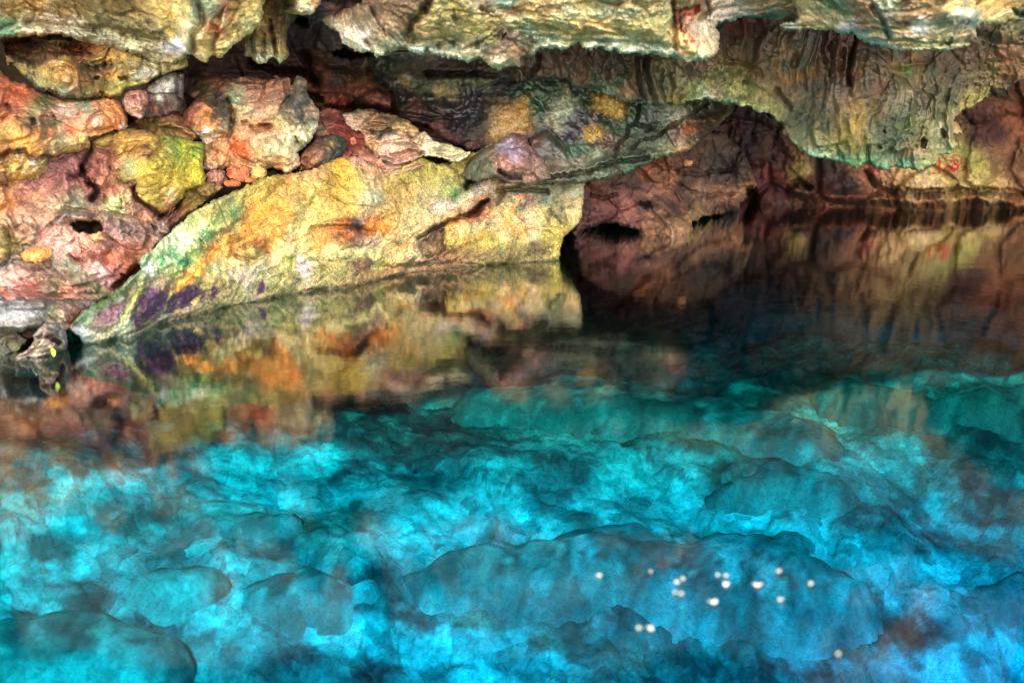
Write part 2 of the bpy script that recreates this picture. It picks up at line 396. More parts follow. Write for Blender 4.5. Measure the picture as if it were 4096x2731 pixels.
M1C = """B 1200,540 4e5a4e 1250,620 86887a 1350,560 7e7a70 1450,560 8a8680 1600,560 90807a 1750,560 80706a 1900,560 6a5a54 1500,640 5a3c36 1700,640 3e3a38 1900,620 3a3232
      1300,700 b0a088 1500,700 707a6a 1700,690 8a9a8a 1900,680 9aa090 2000,640 95988a 1400,740 6e7460 1600,780 c0b088 1700,800 b8a88a 1300,830 2a2632 1500,850 26222e
      1650,860 26242e 1800,780 4a4a4a 1900,820 28283a 1250,720 3a3a44 1100,700 32303a 1700,950 282434 1800,1000 4a3c4c 1500,980 3a3440 1400,920 805850 1600,1050 6c4c44
      1750,1100 3a3040 1850,1150 4a4044 1900,1000 3c3c48 1700,1180 84504a 1850,1220 8c5c50 1560,1100 986058
      C 0,750 28283a 100,780 2a4a36 250,760 2a5a3e 400,740 224a32 500,820 4a6a54 560,800 b8b8a0 530,900 a8ac94 570,970 d0d8cc 650,800 2a543e 620,740 302a3c 750,850 3a5a40
      850,860 c8aa58 950,900 c8a860 1000,930 d0a058 900,950 c49850 100,1050 d0a060 50,1000 c8a068 180,930 c09a5c 150,1100 c8984e 30,1150 b0905c 300,900 2a5e3e 350,1000 2a5a42
      400,1100 4a4250 450,1050 b0a88e 600,1000 3a2e44 700,1030 3a3040 650,1100 4e4450 600,1150 3c3444 830,1010 2e2638 760,1140 c8a04e 850,1150 c09850 900,1080 2a6040
      1000,1100 2e5a44 1100,900 2e5a40 1100,1000 3a5a4a 1200,900 4a6050 1300,950 5a6a5a 1400,950 7a8478 1500,950 c0c0b8 1530,980 d0d0c8 1600,870 5a6a54 1700,860 9aa898
      1250,1060 4a4a4c 1150,1120 6a7a6a 1350,1060 5a6c5a 1500,1100 7a5a4a 1580,1110 c07858 1700,1000 5a5244 1800,950 5a5a44 1900,900 6a6050 1850,1000 8a6a50 1900,1010 e0c8a0
      1750,1100 7a6250 1600,1180 5c6a58 1700,1180 6a6454 1560,1250 d8b090 1400,1300 a0a088 1300,1220 7a8472 1200,1200 7a8474 1100,1280 7a8070 1000,1230 8a7a6e 900,1200 7a6460
      800,1200 5a5654 700,1260 52705e 600,1250 5a7a68 500,1200 5a5a54 400,1300 7a7670 500,1380 9a9088 650,1370 a89e92 800,1330 98a292 950,1330 8c8c7c 450,1440 988a7c
      600,1440 a89c88 600,1490 5a6c58 750,1470 6a6a50 900,1420 6a7a64 1100,1400 5a7460 1200,1350 5c6a58 1000,1470 6a6454 400,1520 5a6454 150,1200 785a50 250,1180 785a50
      350,1450 785f58 280,1300 6a5450"""
Sheet("B 1040,400 1030,620 1060,700 1230,800 1240,900 1250,980 1340,1040 1500,1060 1560,1130 1700,1230 1860,1290 1960,1270 2060,1260 2000,1400 2100,1500 C 60,1540 300,1570 800,1545 1080,1490 1200,1420 1300,1360 1450,1330 1600,1290 1700,1220 1780,1130 1850,1080 1900,1020 1960,970 2010,880 1950,650 1500,450 900,300 300,200 0,200 B 2000,300 1500,300",
      "B 1100,500,11.3 1600,500,11.2 2100,400,10.9 1300,900,10.9 1700,1200,10.7 2000,1400,10.35 C 400,1500,10.3 800,1500,10.4 1300,1350,10.6 1700,1200,10.9 2000,900,11.3 1000,700,10.9 1900,500,11.2 1200,400,11.0",
      M1C, dict(big=.20, facet=.035, strata=.03, sh=.2, fine=.02, s=1.2, pit=.02, ps=.08),
      feats=[('g', "C 1185,880 1155,1050 1085,1100 1070,1160 1000,1230 965,1340", 6, .14), ('g', "C 1760,880 1620,980 1450,1070 1370,1140 1200,1200 1110,1260", 5, .12),
             ('r', "C 430,1475 700,1440 950,1350 1250,1300 1350,1320", 14, .12), ('g', "C 430,1500 700,1465 950,1380 1250,1330", 8, .14),
             ('g', "B 1500,625 1650,630 1850,625 2080,640", 9, .25), ('g', "C 1180,1065 1290,1075", 6, .10), ('r', "C 800,830 950,850 1040,900 1010,980", 22, .05),
             ('r', "B 1300,640 1700,690 2000,680", 30, .12), ('g', "B 1240,960 1500,1000 1700,1000", 8, .1)],
      stains=[('l', "C 560,780 530,860 470,960 430,1060 380,1110", 12, 'd8d4c0', .75, 34, .14), ('a', "C 810,820 900,815 1050,850 1030,960 1010,1000 900,960 800,970 850,900", 6, 'ecc470', .9, 18),
              ('a', "C 700,1130 760,1090 820,1110 870,1160 800,1200 700,1170", 8, 'ecc068', .85, 22, .02), ('a', "C -20,990 60,970 230,980 210,1060 200,1120 100,1180 -20,1200 -100,1140 -60,1050", 8, 'f0be80', .85, 24, -.05),
              ('l', "C 1350,960 1500,950 1600,900 1700,850", 12, 'b0b4a8', .5, 25, .1)],
      seed=11, edge=60, roll=.5, jag=7, step=4.5, gain=(.47, .50, .46), con=1.5)\
    .build('rock_slab', M_WET, 'dark green and black lichened slab with ochre patches, under the hanging curtain', 'rock slab')

Sheet("A 1060,1120 1070,960 1250,860 1560,820 1660,1100 1700,1200 1400,1220 1200,1180",
      "A 1100,1000,9.5 1500,900,9.7 1600,1150,9.4 1200,1150,9.2 1350,1000,9.3",
      "A 1300,950 a86050 1250,1040 8a7430 1450,1000 9a6050 1400,1100 8c783c 1200,1080 926440 1330,1060 948440 1500,1100 a07848 1100,1040 6a4434 1500,900 6a4a44 1350,900 8a5044",
      dict(big=.15, facet=.06, fine=.015, s=.7), feats=[('r', "A 1360,1060 1450,1040 1560,1080 1650,1150", 14, .15), ('r', "A 1150,1020 1300,960 1500,990", 16, .15)],
      seed=12, edge=40, roll=.3).build('rock', M_ROCK, 'olive and rust coloured rock wedged deep in the gap between the orange and cream boulders', 'rock')

Sheet("A 1270,700 1350,640 1480,590 1560,620 1570,850 1520,950 1320,1000 1190,1020 1200,930 1250,850 1230,760",
      "A 1250,700,9.1 1500,650,9.3 1500,900,9.2 1250,980,9.0",
      "A 1300,700 4a4440 1350,740 e0d8dc 1340,800 e8e4e4 1420,720 e0dcd8 1450,680 f0ece8 1480,750 8a847c 1400,780 4a5244 1500,650 4a4240 1530,800 4c3c38 1450,850 5a3c36 1350,880 3c4038 1280,900 3a3c38 1300,920 c07050 1260,960 4c4440 1240,1000 54484a 1380,900 4c2c28 1420,640 6a645c",
      dict(big=.12, facet=.05, fine=.015, s=.7), stains=[('l', "A 1320,700 1360,760 1350,830 1440,760 1470,670", 11, 'eeeaea', .8, 16, .08)],
      seed=13, edge=40, roll=.35).build('rock', M_ROCK, 'blackened rock with a white splash, tucked under the pitted ledge', 'rock')

Sheet("A 1025,850 1060,790 1110,755 1240,760 1275,850 1240,930 1220,990 1190,1015 1120,1000 1060,950",
      "A 1050,850,8.75 1250,800,8.85 1200,980,8.7 1150,880,8.55",
      "A 1080,800 c08878 1150,780 cc9484 1230,790 c88c7c 1180,850 d09c90 1100,870 c8a090 1140,920 c8a48c 1220,880 b88474 1180,970 d0a8a0 1080,940 b88c84 1150,830 a87464 1250,850 c08478",
      dict(big=.06, facet=.05, fine=.010, s=.5), feats=[('g', "A 1130,830 1165,860 1150,880", 5, .06), ('h', "A 1225,905 1290,895 1290,925 1230,935", 5, .1)],
      seed=14, edge=30, roll=.28, jag=4, back=.5).build('boulder', M_PALE, 'small blocky pink boulder below the pitted cream ledge', 'boulder')

Sheet("B 540,1000 600,900 760,930 900,1000 1000,1120 1050,1230 1150,1320 1350,1370 1450,1330 1500,1400 1300,1480 1150,1510 1050,1460 980,1380 900,1340 800,1380 700,1450 600,1300 540,1150",
      "B 600,950,10.7 800,1000,10.6 900,1200,10.3 1100,1400,10.0 1400,1400,10.0 650,1300,9.9",
      "B 700,1050 b87068 650,1010 a05850 750,1080 9a4c40 850,1120 9a5044 870,1200 c87060 830,1250 a85848 900,1270 b06858 620,1080 a89078 600,1120 9c8878 640,1180 8a5448 950,1320 c89078 1000,1360 d09880 1100,1420 c8a090 1200,1440 d0a898 760,1150 984438 700,1130 8c4438",
      dict(big=.15, facet=.08, fine=.035, s=.6), seed=15, edge=30, roll=.2)\
    .build('earth_slope', M_ROCK, 'crumbly brick red earth between the cream boulder and the pale pink ledge', 'earth bank')

Sheet("B 770,960 900,925 1060,930 1200,965 1260,990 1350,1020 1430,1080 1440,1130 1500,1120 1530,1170 1640,1200 1760,1250 1880,1290 1820,1345 1720,1375 1600,1335 1470,1335 1400,1365 1270,1400 1180,1392 1120,1362 1060,1330 1000,1280 960,1220 940,1120 870,1110 800,1040",
      "B 800,1000,10.3 1100,950,10.5 1400,1050,10.4 1850,1300,10.0 1300,1380,9.9 1000,1250,10.0 1250,1200,10.0",
      """B 850,1000 b8a888 800,1020 c8a0a0 900,1050 d0b098 1000,980 c8a888 1080,1020 c89460 1040,950 7a6858 900,940 585c54 1150,1000 6c5c50 1250,1060 b89c60 1300,1020 a89468
      1350,1080 b89860 1400,1110 a88c58 1200,1120 605c50 1050,1100 6c5c4c 1100,1150 5a5850 1000,1150 c89c78 1050,1180 d0a880 1200,1150 e0c0a8 1250,1180 e0c0a8 1200,1230 e0b8a8
      1150,1270 dcb8a8 1300,1200 d8b49c 1050,1250 c0a078 1050,1300 b8a480 1150,1330 d0a898 1250,1340 c89888 1350,1300 b08474 1400,1220 d8c09c 1450,1150 e0ccb8 1550,1200 dcc4ac
      1500,1270 d8c8a0 1600,1290 c8c090 1700,1280 c8c090 1650,1330 d0bc98 1780,1300 c8c494 1200,1380 d8b8a0 1750,1340 d0c4a0""",
      dict(big=.12, facet=.07, strata=.05, sh=.13, tilt=.18, fine=.018, s=.8),
      feats=[('g', "B 960,1110 1100,1130 1220,1100 1320,1140 1380,1180", 7, .10), ('g', "B 1200,1310 1330,1290 1440,1300", 7, .10), ('h', "B 1060,1330 1110,1335 1110,1362 1070,1355", 3, .2),
             ('g', "B 1440,1130 1400,1170 1330,1170", 5, .07), ('r', "B 980,1060 1100,1030 1130,1010", 14, .08), ('g', "B 1010,1290 1200,1360 1400,1310 1470,1300", 6, .08)],
      seed=16, edge=30, roll=.3, step=4).build('rock_ledge', M_PALE, 'pale pink layered ledge lying above the yellow slab', 'rock ledge')

Sheet("C -330,1480 -240,1330 -160,1270 -90,1240 10,1170 120,1120 240,1160 320,1300 420,1420 430,1520 250,1560 60,1540 -50,1500 -200,1560",
      "C -200,1400,9.95 0,1250,10.05 200,1200,10.2 400,1450,10.1 100,1500,9.85 0,1380,9.75",
      "C 50,1280 b8a8c0 130,1340 b8a2b8 30,1350 a8786e 100,1420 a8786a 200,1350 986c60 250,1450 987866 -80,1300 7c6c5c -100,1400 70705c -200,1450 5c6450 350,1450 786558 150,1200 7a5c52 250,1220 7a5c52 280,1300 6a5450 0,1480 5a3c38 100,1500 7c6054",
      dict(big=.14, facet=.05, fine=.014, s=.8), feats=[('b', "C 0,1230 60,1240 250,1350 300,1420 250,1480 150,1480 0,1440 -30,1330", 60, .18), ('g', "C -10,1450 60,1490 160,1510", 7, .2)],
      seed=17, edge=60, roll=.4).build('boulder', M_ROCK, 'mauve and brown rounded boulder between the yellow slab and the dark green slab', 'boulder')

Y1 = Sheet("E 540,1220 620,1130 760,1020 900,960 980,880 1130,760 1120,690 1150,640 1230,590 1290,520 1400,420 1480,360 1530,300 1680,220 1850,140 2000,60 2100,0 G 0,370 130,320 330,290 420,280 540,210 640,190 720,200 760,240 860,292 960,282 1040,222 1110,200 1200,238 1290,242 1380,190 1480,150 1560,108 1600,130 1530,200 1480,280 1600,300 1760,330 1900,330 2160,365 2142,400 2140,520 2120,620 2060,680 2010,720 1995,780 1987,855 1975,930 P 1000,690 700,740 400,800 300,840 200,850 200,800",
      f"""P 240,785,{wl(785)} 310,762,{wl(762)} 400,731,{wl(731)} 500,712,{wl(712)} 620,686,{wl(686)} 720,667,{wl(667)} 820,657,{wl(657)} 900,636,{wl(636)} 1040,619,{wl(619)} 1180,607,{wl(607)} 1283,600,{wl(600)}
      240,840,{wl(785)+.15} 400,785,{wl(731)+.15} 620,740,{wl(686)+.15} 900,690,{wl(636)+.15} 1280,655,{wl(600)+.15}
      330,600,{wl(762)+.08} 420,480,{wl(731)+.18} 560,440,{wl(700)+.18} 760,370,{wl(660)+.22} 960,390,{wl(628)+.22} 1100,350,{wl(612)+.25} 1230,280,{wl(603)+.3} 1338,440,{wl(600)+.25}
      600,560,{wl(690)+.02} 850,520,{wl(650)-.03} 1100,480,{wl(612)+.05} 1250,520,{wl(602)}""",
      """G 0,420 b8a850 60,380 a8943c 150,340 c0a848 250,330 c89a58 330,330 cfae6e 420,290 c8a070 560,240 c0a024 600,300 c8a830 640,360 c0a838 540,400 b89c34 620,450 b49a3c 700,230 d8a890
      660,300 ccb058 760,300 cfae84 820,340 c8ac80 850,275 b08a70 700,420 d0b860 740,470 dfd8a0 780,470 b0b090 640,560 d0bc60 500,560 c8b458 400,500 d0b860 300,420 c8ac58 200,420 c4a050
      100,480 b8a040 50,540 e09a28 150,540 e89c30 230,600 e89028 120,640 e0a040 50,640 d8a440 20,760 c88834 100,780 d89a40 190,700 e8982c 0,820 b8b060 60,860 c0b878 150,850 c8b480
      300,560 c8b868 350,600 d0bc78 300,680 b8b470 400,680 c8b068 470,680 c8a058 250,760 c8bc80 350,780 c8b870 450,780 e0a850 500,720 d08040 600,640 c07030 640,630 8a5a3a 700,650 6a7280
      600,700 c87838 650,740 9a6a50 700,750 a08070 780,740 c8a888 850,720 d0bc7c 700,690 8a4a30 760,660 e89838 850,656 e89430 900,600 d0b870 950,520 c8a860 1000,450 c0a058 900,440 c4a45c
      880,380 c8b060 1000,330 b8aa4c 1100,300 b0a448 1200,280 b4a850 1300,300 bcae58 1300,380 b8ae62 1150,400 b8aa5c 1250,430 a0a860 1300,440 5c9058 1380,430 7a8858 1100,480 c0b080 1200,470 a09a70
      1050,520 b8b078 1100,560 c8b488 1200,530 d0c0b0 1300,500 d0c4bc 1150,600 c8b478 1060,620 c8b070 1000,700 d0c080 950,780 c8a860 1050,720 d8c898 1100,640 d0b488 1250,560 d0b898 1350,520 d0bc94
      1400,470 c8b8a0 1480,420 d0bcac 1550,370 c8b090 1650,350 c8b8a0 1600,300 c89088 1500,330 dcb8a8 1480,240 5c6050 1420,360 4a4c4c 1450,300 5a6058 1550,260 6a7460 1480,180 4a7a54 1440,230 a8a858
      1380,200 bcae58 1350,250 b8ac50 1520,150 9aa070 1600,130 a8a478
      600,820 d8d088 500,800 d8cc90 700,830 d8d488 800,840 c8c078 950,840 c8b880 1050,820 d8cc9c 350,920 e0d0c8 330,900 e0ccc0 420,860 c8c078 450,930 9a9a50 250,880 8a8c38 200,920 b0a868 100,960 a8a878
      150,1000 9a9a60 300,980 8a8a58 500,960 8a8848 600,940 8c8650 700,900 6a4a3c 740,880 6a5a40 620,850 6a6a44 760,900 7a6050 820,900 b0b068 550,1010 a89a60 400,1020 a8986a 650,1010 a89060 750,960 9a8050
      900,930 a07850 850,960 9a7a50 1000,900 a08058 1100,880 a07858 1200,880 9a7050 1000,950 a08060 1100,780 7a5c44 1150,740 5a483a 1080,760 9a7e5c 1200,700 7a6050 1150,680 7a6450 1210,780 8a6a50
      1270,680 c0a858 1300,720 c8ac50 1250,740 b8a048 1350,660 d8c080 1450,650 c8bc88 1380,600 d8a868 1300,630 d8a050 1450,560 9a4c30 1500,500 6a4034 1430,580 9a4a30 1530,450 c0a48c 1600,430 7a6c58
      1600,480 8a7a5c 1650,520 c8b478 1560,560 c8b888 1700,480 8a8464 1750,520 6a6a54 1700,600 c8b088 1650,600 e0a458 1550,640 c8b080 1600,700 c4aa70 1750,690 d0a860 1800,680 d0b48c 1500,740 c8ac50
      1400,740 c0a048 1450,790 9a8c44 1550,740 a8a048 1700,750 8a8048 1600,800 7a7248 1500,820 8c7a4c 1400,830 80683e 1300,820 86623f 1300,880 8a6848 1400,900 8c6c48 1550,870 8a7c4c 1700,830 8a8450
      1800,800 6c6440 1850,780 6a5438 1900,760 9a8c40 1900,700 a89c38 1950,640 b0a050 1850,640 c8b078 1800,600 d0bc8c 1850,560 c0ac78 1900,560 b8a870 1820,440 7a7c5c 1800,470 7a5050 1900,480 4a6450
      1950,560 4a5c44 2000,600 5a6048 2000,520 6a6c54 2080,420 8a9074 2060,530 e0c888 2080,560 d8b070 2120,480 c8b080 2130,560 c8b088 2100,640 c0b074 2050,660 a8984c 2000,700 a89a4c 1970,780 c0ac48
      1980,840 b0a850 1900,860 a0924c 2000,420 6a6c54 1900,430 7a7a60 1700,420 70705c 2180,380 9a8a6e
      E 1150,680 8aaa80 1200,620 a8bc8c 1300,680 3c9a64 1300,600 a8c090 1400,560 ccd8a8 1450,600 b0c898 1350,500 d0dcb0 1450,530 d8e0bc 1500,460 ccd8a0 1600,420 b8c88c 1550,380 a8b46c 1650,460 5c9060
      1700,400 a8b468 1750,350 9ab068 1880,300 5a8450 1900,250 9aa860 1800,250 a8a868 1700,300 a89a58 1850,420 c8b870 1950,420 e0a038 2050,330 eca030 2150,280 e89c28 2100,380 e09c38 2000,500 d8a440
      1800,540 e0a43c 1700,600 e0a040 1850,620 d8a048 1650,680 d8b050 1600,760 e0a040 1500,830 e8a448 1440,900 e09840 1900,560 d0a850 2050,570 b88848 2000,640 c09a50 2100,560 c88840 1800,720 c8c080
      1900,700 c8b878 1700,760 c0cc90 1550,620 9ab058 1480,700 38a068 1430,690 5cb080 1400,620 68b088 1380,700 c0d0a0 1250,750 a8b888 1200,760 b0b8c0 1180,820 9aa070 1250,830 a09070 1300,850 a89878
      1350,800 7a8458 1420,800 a0b060 1550,850 a8ac60 1600,880 b0a870 1130,780 6a9068 1060,640 7a8070 1080,600 706870 1850,800 c4b89c 1950,820 c0b0a8 1750,850 a09058 2000,770 c8c090 2100,720 c8c098
      2150,850 b0a878 2000,900 8a8a70 1900,920 7c8050 1850,980 9a9064 1700,1030 8a8a58 1800,1030 9a9060 2100,900 5a3450 2150,960 9a9060 2200,920 8a8a50 1560,930 4a2a4c 1600,970 5a3a5c
      1500,1000 4c2c50 1450,1050 4c2e50 1400,1060 7c5c60 1250,950 6a4a68 1200,1000 5c3c5c 1150,1050 5a3a58 1300,1020 58385a 1250,1100 502f50 1130,1200 482a48 1200,1150 583a58 1100,980 8a8858
      1000,1130 8a9070 950,1080 7a4c60 900,1120 9a6a80 850,1150 8a5c70 800,1230 8a6068 900,1230 9a9870 1000,1200 a0a880 1030,1210 c8ccac 960,1250 bcc8a8 1200,1220 a8a478 1330,1120 b0b090 1450,1100 b0a078
      1600,1060 9a9468 850,1300 a0a888 700,1300 9aa494 750,1200 7a8a6c 700,1150 3c6444 800,1050 4a6c3c 850,1000 3e5a34 900,950 5a7048 1000,900 7a8460 950,1000 6a805c 620,1250 b0b0c0 650,1280 9ab0b8
      560,1300 8a9484 600,1180 6a7a54 560,1200 7a8058""",
      dict(big=.22, facet=.035, crack=.15, strata=.045, sh=.34, tilt=-.35, fine=.018, s=1.1, pit=.015, ps=.07),
      feats=[('g', "G 1500,190 1460,270 1420,330 1385,400", 10, .3), ('g', "G 1520,480 1440,550 1320,605 1240,625 1180,665 1120,700 1075,730", 7, .26),
             ('h', "G 1420,520 1520,480 1500,540 1450,590 1380,590", 12, .16), ('h', "G 1085,745 1180,670 1250,650 1240,740 1260,800 1200,840 1100,850 1085,800", 12, .16),
             ('r', "G 1060,730 1075,800 1040,850 990,870 900,900", 12, .08), ('h', "G 740,860 900,880 1100,870 1300,860 1500,880 1700,860 1700,900 740,960", 26, .07),
             ('r', "G 440,650 560,630 640,620 780,640", 14, .12), ('g', "G 400,660 520,650 620,650 740,690 800,690", 10, .09), ('b', "G 620,710 700,690 790,740 740,775 640,770", 26, .07),
             ('g', "G 830,230 890,440 920,560 880,610 700,650", 26, .06), ('r', "G 270,560 330,470 420,420 480,330", 30, .10), ('r', "G 560,640 700,600 720,500 690,380 650,250", 30, .08),
             ('g', "E 1300,600 1500,640 1700,620 1800,690 1900,650 1900,560 2050,500", 18, .05), ('b', "E 1900,590 1980,540 2120,530 2180,580 2050,660 1920,650", 40, .08),
             ('g', "E 1900,660 2050,690 2150,640", 8, .05), ('r', "E 1150,1140 1400,760 1560,560 1850,380", 20, .06), ('r', "E 1000,1200 1110,1000 1160,820", 16, .06),
             ('g', "G 1580,430 1700,400 1850,425 1900,430", 8, .16), ('r', "G 1600,390 1720,365 1850,390", 14, .12), ('g', "G 1580,500 1620,440", 9, .09), ('g', "E 1600,510 1640,560", 5, .05),
             ('b', "G 1250,690 1300,660 1340,720 1300,780 1255,770", 26, .08)],
      stains=[('l', "E 2140,300 1950,430 1800,560 1650,680 1560,800 1440,920", 10, 'e8a038', .55, 22), ('l', "E 1700,640 1600,740 1540,820 1430,930", 4, 'ec9a34', .8, 10),
              ('l', "E 1150,850 1130,930 1070,1030 1010,1120 950,1200", 5, 'b8c868', .8, 10), ('l', "E 1440,860 1400,930 1340,1010", 4, 'c8c070', .8, 8), ('l', "E 1130,1050 1090,1130 1070,1180", 4, '90a868', .7, 8),
              ('l', "P 150,800 240,783 310,760 400,729 500,710 620,684 720,664 820,655 900,634 1040,617 1180,605 1283,597", 10, '3c3826', .8, 10), ('a', "E 1100,1080 1180,960 1290,930 1360,960 1330,1060 1260,1110 1180,1190 1090,1240 1080,1180 1050,1160", 5, '4c3450', .85, 18, -.04), ('a', "E 1310,1080 1400,960 1480,900 1560,890 1640,930 1600,990 1520,1040 1400,1110 1310,1120", 5, '44304a', .85, 20, -.04),
              ('a', "E 1530,1020 1560,990 1620,960 1590,1030 1560,1050", 3, 'd8c080', .9, 10), ('a', "E 2065,970 2080,890 2110,840 2130,900 2120,945", 3, '44243c', .95, 8), ('a', "E 1690,1010 1700,900 1750,880 1750,940 1720,1010", 4, '58385a', .9, 12),
              ('a', "E 1540,310 1700,290 1640,360", 10, 'a89040', .4, 20),
              ('l', "G 820,656 910,650", 4, 'f09028', .95, 3), ('l', "G 720,670 790,655 830,650", 5, 'f08c2c', .9, 6), ('l', "G 270,750 400,690 560,660 640,640", 5, 'd88838', .6, 20), ('l', "G 570,775 600,740 680,690", 6, 'd87c34', .7, 14),
              ('l', "G 430,810 450,750 500,700", 5, 'e0943c', .7, 14), ('l', "G 980,775 1020,735 1050,690 1130,645", 4, 'e8943c', .8, 8), ('l', "G 925,680 940,740 925,765", 3, 'e8943c', .7, 5), ('l', "G 840,835 850,790", 2.5, 'd88838', .8, 4),
              ('l', "G 1310,575 1350,520 1385,485 1430,470 1505,462", 4, 'e88c30', .9, 5), ('l', "G 1275,640 1330,628 1420,608", 5, 'e09040', .85, 6), ('l', "G 1515,530 1530,570 1545,600", 5, 'e8983c', .85, 5),
              ('l', "G 1590,535 1575,580", 3, 'e8983c', .7, 4), ('l', "G 1730,460 1690,530 1640,620 1580,690", 4, 'e8a050', .8, 8), ('l', "G 1630,780 1660,700 1740,680", 4, 'e0a058', .7, 8), ('l', "G 1370,750 1440,735 1500,715", 4, 'e09c40', .7, 6),
              ('l', "G 1640,640 1700,630 1740,600", 4, 'e8a050', .7, 6), ('l', "G 1710,450 1750,455", 5, 'c87038', .8, 4),
              ('a', "G 1150,780 1400,800 1600,780 1850,740 1950,800 1900,900 1500,930 1100,950 1080,860", 16, '6a5c40', .5, 40, .0), ('l', "E 1290,520 1200,600 1130,680", 10, '9aa888', .5, 20),
              ('a', "G 670,900 700,870 760,890 740,930 700,930", 6, '5c3c34', .6, 16, .06), ('l', "G 300,985 320,985", 5, '4a2c34', .8, 4)],
      seed=21, edge=46, roll=.28, jag=6, step=4, back=1.4, gain=.8)
Y1.build('rock_slab', M_PALE, 'long yellow and orange stained slab sloping down to the waterline', 'rock slab')

Sheet("P -300,300 230,320 300,400 400,440 470,410 520,430 450,480 400,520 360,570 340,620 330,660 260,720 150,760 -300,860",
      "P 0,690,7.2 -250,700,6.9 250,690,7.7 320,610,8.15 150,560,7.9 0,520,7.85 0,400,8.2 300,450,8.5 470,430,8.9 -250,400,7.95 150,380,8.3",
      """E 60,100 b08058 100,200 c88850 60,240 d09058 200,150 a87060 300,60 8a5c58 450,60 7c4c48 500,150 9a7060 300,200 b08868 500,230 a89878 600,230 98987a 620,150 9a8a70 700,70 7a4c44
      700,120 8a5448 650,0 8a4c3c 780,150 6a3a34 850,80 b07860 900,100 b87a60 800,200 7c6258 900,230 b0b080 960,240 a8b070 1040,230 b09078 1100,260 8c6a58 1200,300 9c7468 1150,180 8a4a3c
      1250,250 a06a58 1200,330 c88a64 1300,330 7a4a3c 1350,350 6a3a30 1280,430 b09898 1350,300 7a5438 1430,240 8a6a28 1550,200 7a6820 1300,400 7a6a48 1200,430 8a6c60 1050,430 7a6460
      980,430 645858 900,400 8a706c 850,430 7e6a68 620,420 5a3c38 720,400 4a3430 700,440 6a4a44 770,490 d0a080 540,330 7c7068 480,400 8c7c74 430,430 8a7068 500,460 a88878 300,320 a88068
      200,330 a88468 150,450 b08870 250,430 b08c70 100,380 a88868 30,480 7a6838 50,560 8a8040 80,600 a89a58 130,600 a08c68 30,650 8a7c40 400,500 d8a090 450,540 e0a898 600,540 e8b0a0
      680,560 f0c0b0 650,600 d89888 750,570 b87868 850,540 b08070 950,560 c08878 800,640 c88878 850,700 a05c48 900,650 d89070 1000,660 9a5840 1000,720 9a6044 1050,750 8a4c34 1080,720 a87850
      950,800 7a4438 850,780 d8a8a8 760,740 e0b0b0 900,850 b88080 820,810 d0b0b0 700,700 a87870 620,660 a05c58 500,640 b09080 450,700 98907c 400,650 a08c78 300,700 a88c74 200,680 a89078
      600,740 9aa088 550,700 8c9480 700,780 b0a088 600,800 a09070 400,780 7a5c58 300,760 7c5854 200,780 a07c70 100,720 8a8070 50,720 7a7074 100,800 d09888 30,830 e8a898 60,880 f0d0c8
      150,860 b06058 250,900 a85850 30,950 a85c4c 200,840 a88070 300,830 a89078 350,900 7a6a58 450,900 7a6c50 550,940 e0a080 600,930 b87860 700,900 5a5444 650,860 6a6048 800,920 6a6a40
      850,960 5a6a40 800,880 70704c 1000,880 70503c
      A 500,1400 8a5c58 600,1400 90605c 700,1350 804c44 720,1450 6a3a34 800,1450 8a5048 450,1500 95665e 600,1520 8a5858 720,1510 b06c60 900,1530 c88468 800,1380 94584c 950,1450 a87860 1000,1520 a88060 400,1560 a06c60""",
      dict(big=.18, facet=.08, fine=.028, s=.75, pit=.02, ps=.06),
      feats=[('h', "E 565,405 620,365 680,370 760,360 810,380 840,440 800,475 690,470 600,450", 10, .55), ('g', "A 690,1420 720,1500 E 780,120 740,190", 9, .22), ('g', "E 560,30 650,20", 9, .1),
             ('g', "A 790,1240 700,1400 680,1480", 10, .2), ('g', "E 1080,100 1100,180 1220,260 1300,330", 10, .16), ('r', "E 460,340 560,330 700,340 850,360", 20, .15),
             ('b', "E 100,430 200,390 290,400 340,480 250,560 150,560 100,500", 36, .14), ('b', "E 0,400 60,420 100,560 60,680 -100,700 -100,400", 40, .16), ('b', "E 100,570 190,590 190,680 60,690", 26, .10),
             ('b', "E 910,690 1000,620 1100,680 1110,740 1040,810 950,800", 34, .22), ('b', "E 860,230 960,210 970,270 880,260", 12, .08), ('g', "E 975,200 980,270", 4, .09), ('r', "E 800,560 900,620 950,700", 16, .1),
             ('g', "E 540,645 620,680 680,690", 6, .06), ('g', "E 920,900 1030,830 1110,750", 12, .22), ('h', "E 1220,400 1280,400 1280,440 1240,440", 4, .12), ('b', "E 300,820 560,760 800,840 800,960 400,960", 60, .14),
             ('b', "E 1000,390 1070,430 1050,480 980,460", 20, .1), ('g', "E 1300,330 1400,280 1450,190", 10, .2)],
      stains=[('l', "E 400,470 600,520 700,580 780,620", 22, 'e8b4a4', .5, 30, .05), ('l', "E 560,650 640,690 700,690", 4, '7a2820', .7, 6), ('a', "E 740,740 900,740 930,860 900,890 780,790", 10, 'd8b0b0', .5, 20)],
      seed=23, gain=1.15, edge=50, roll=.3, jag=7, step=4.5, back=1.2)\
    .build('rock_bank', M_ROCK, 'rough reddish brown bank with a dark hole, left of the yellow slab', 'rock bank')

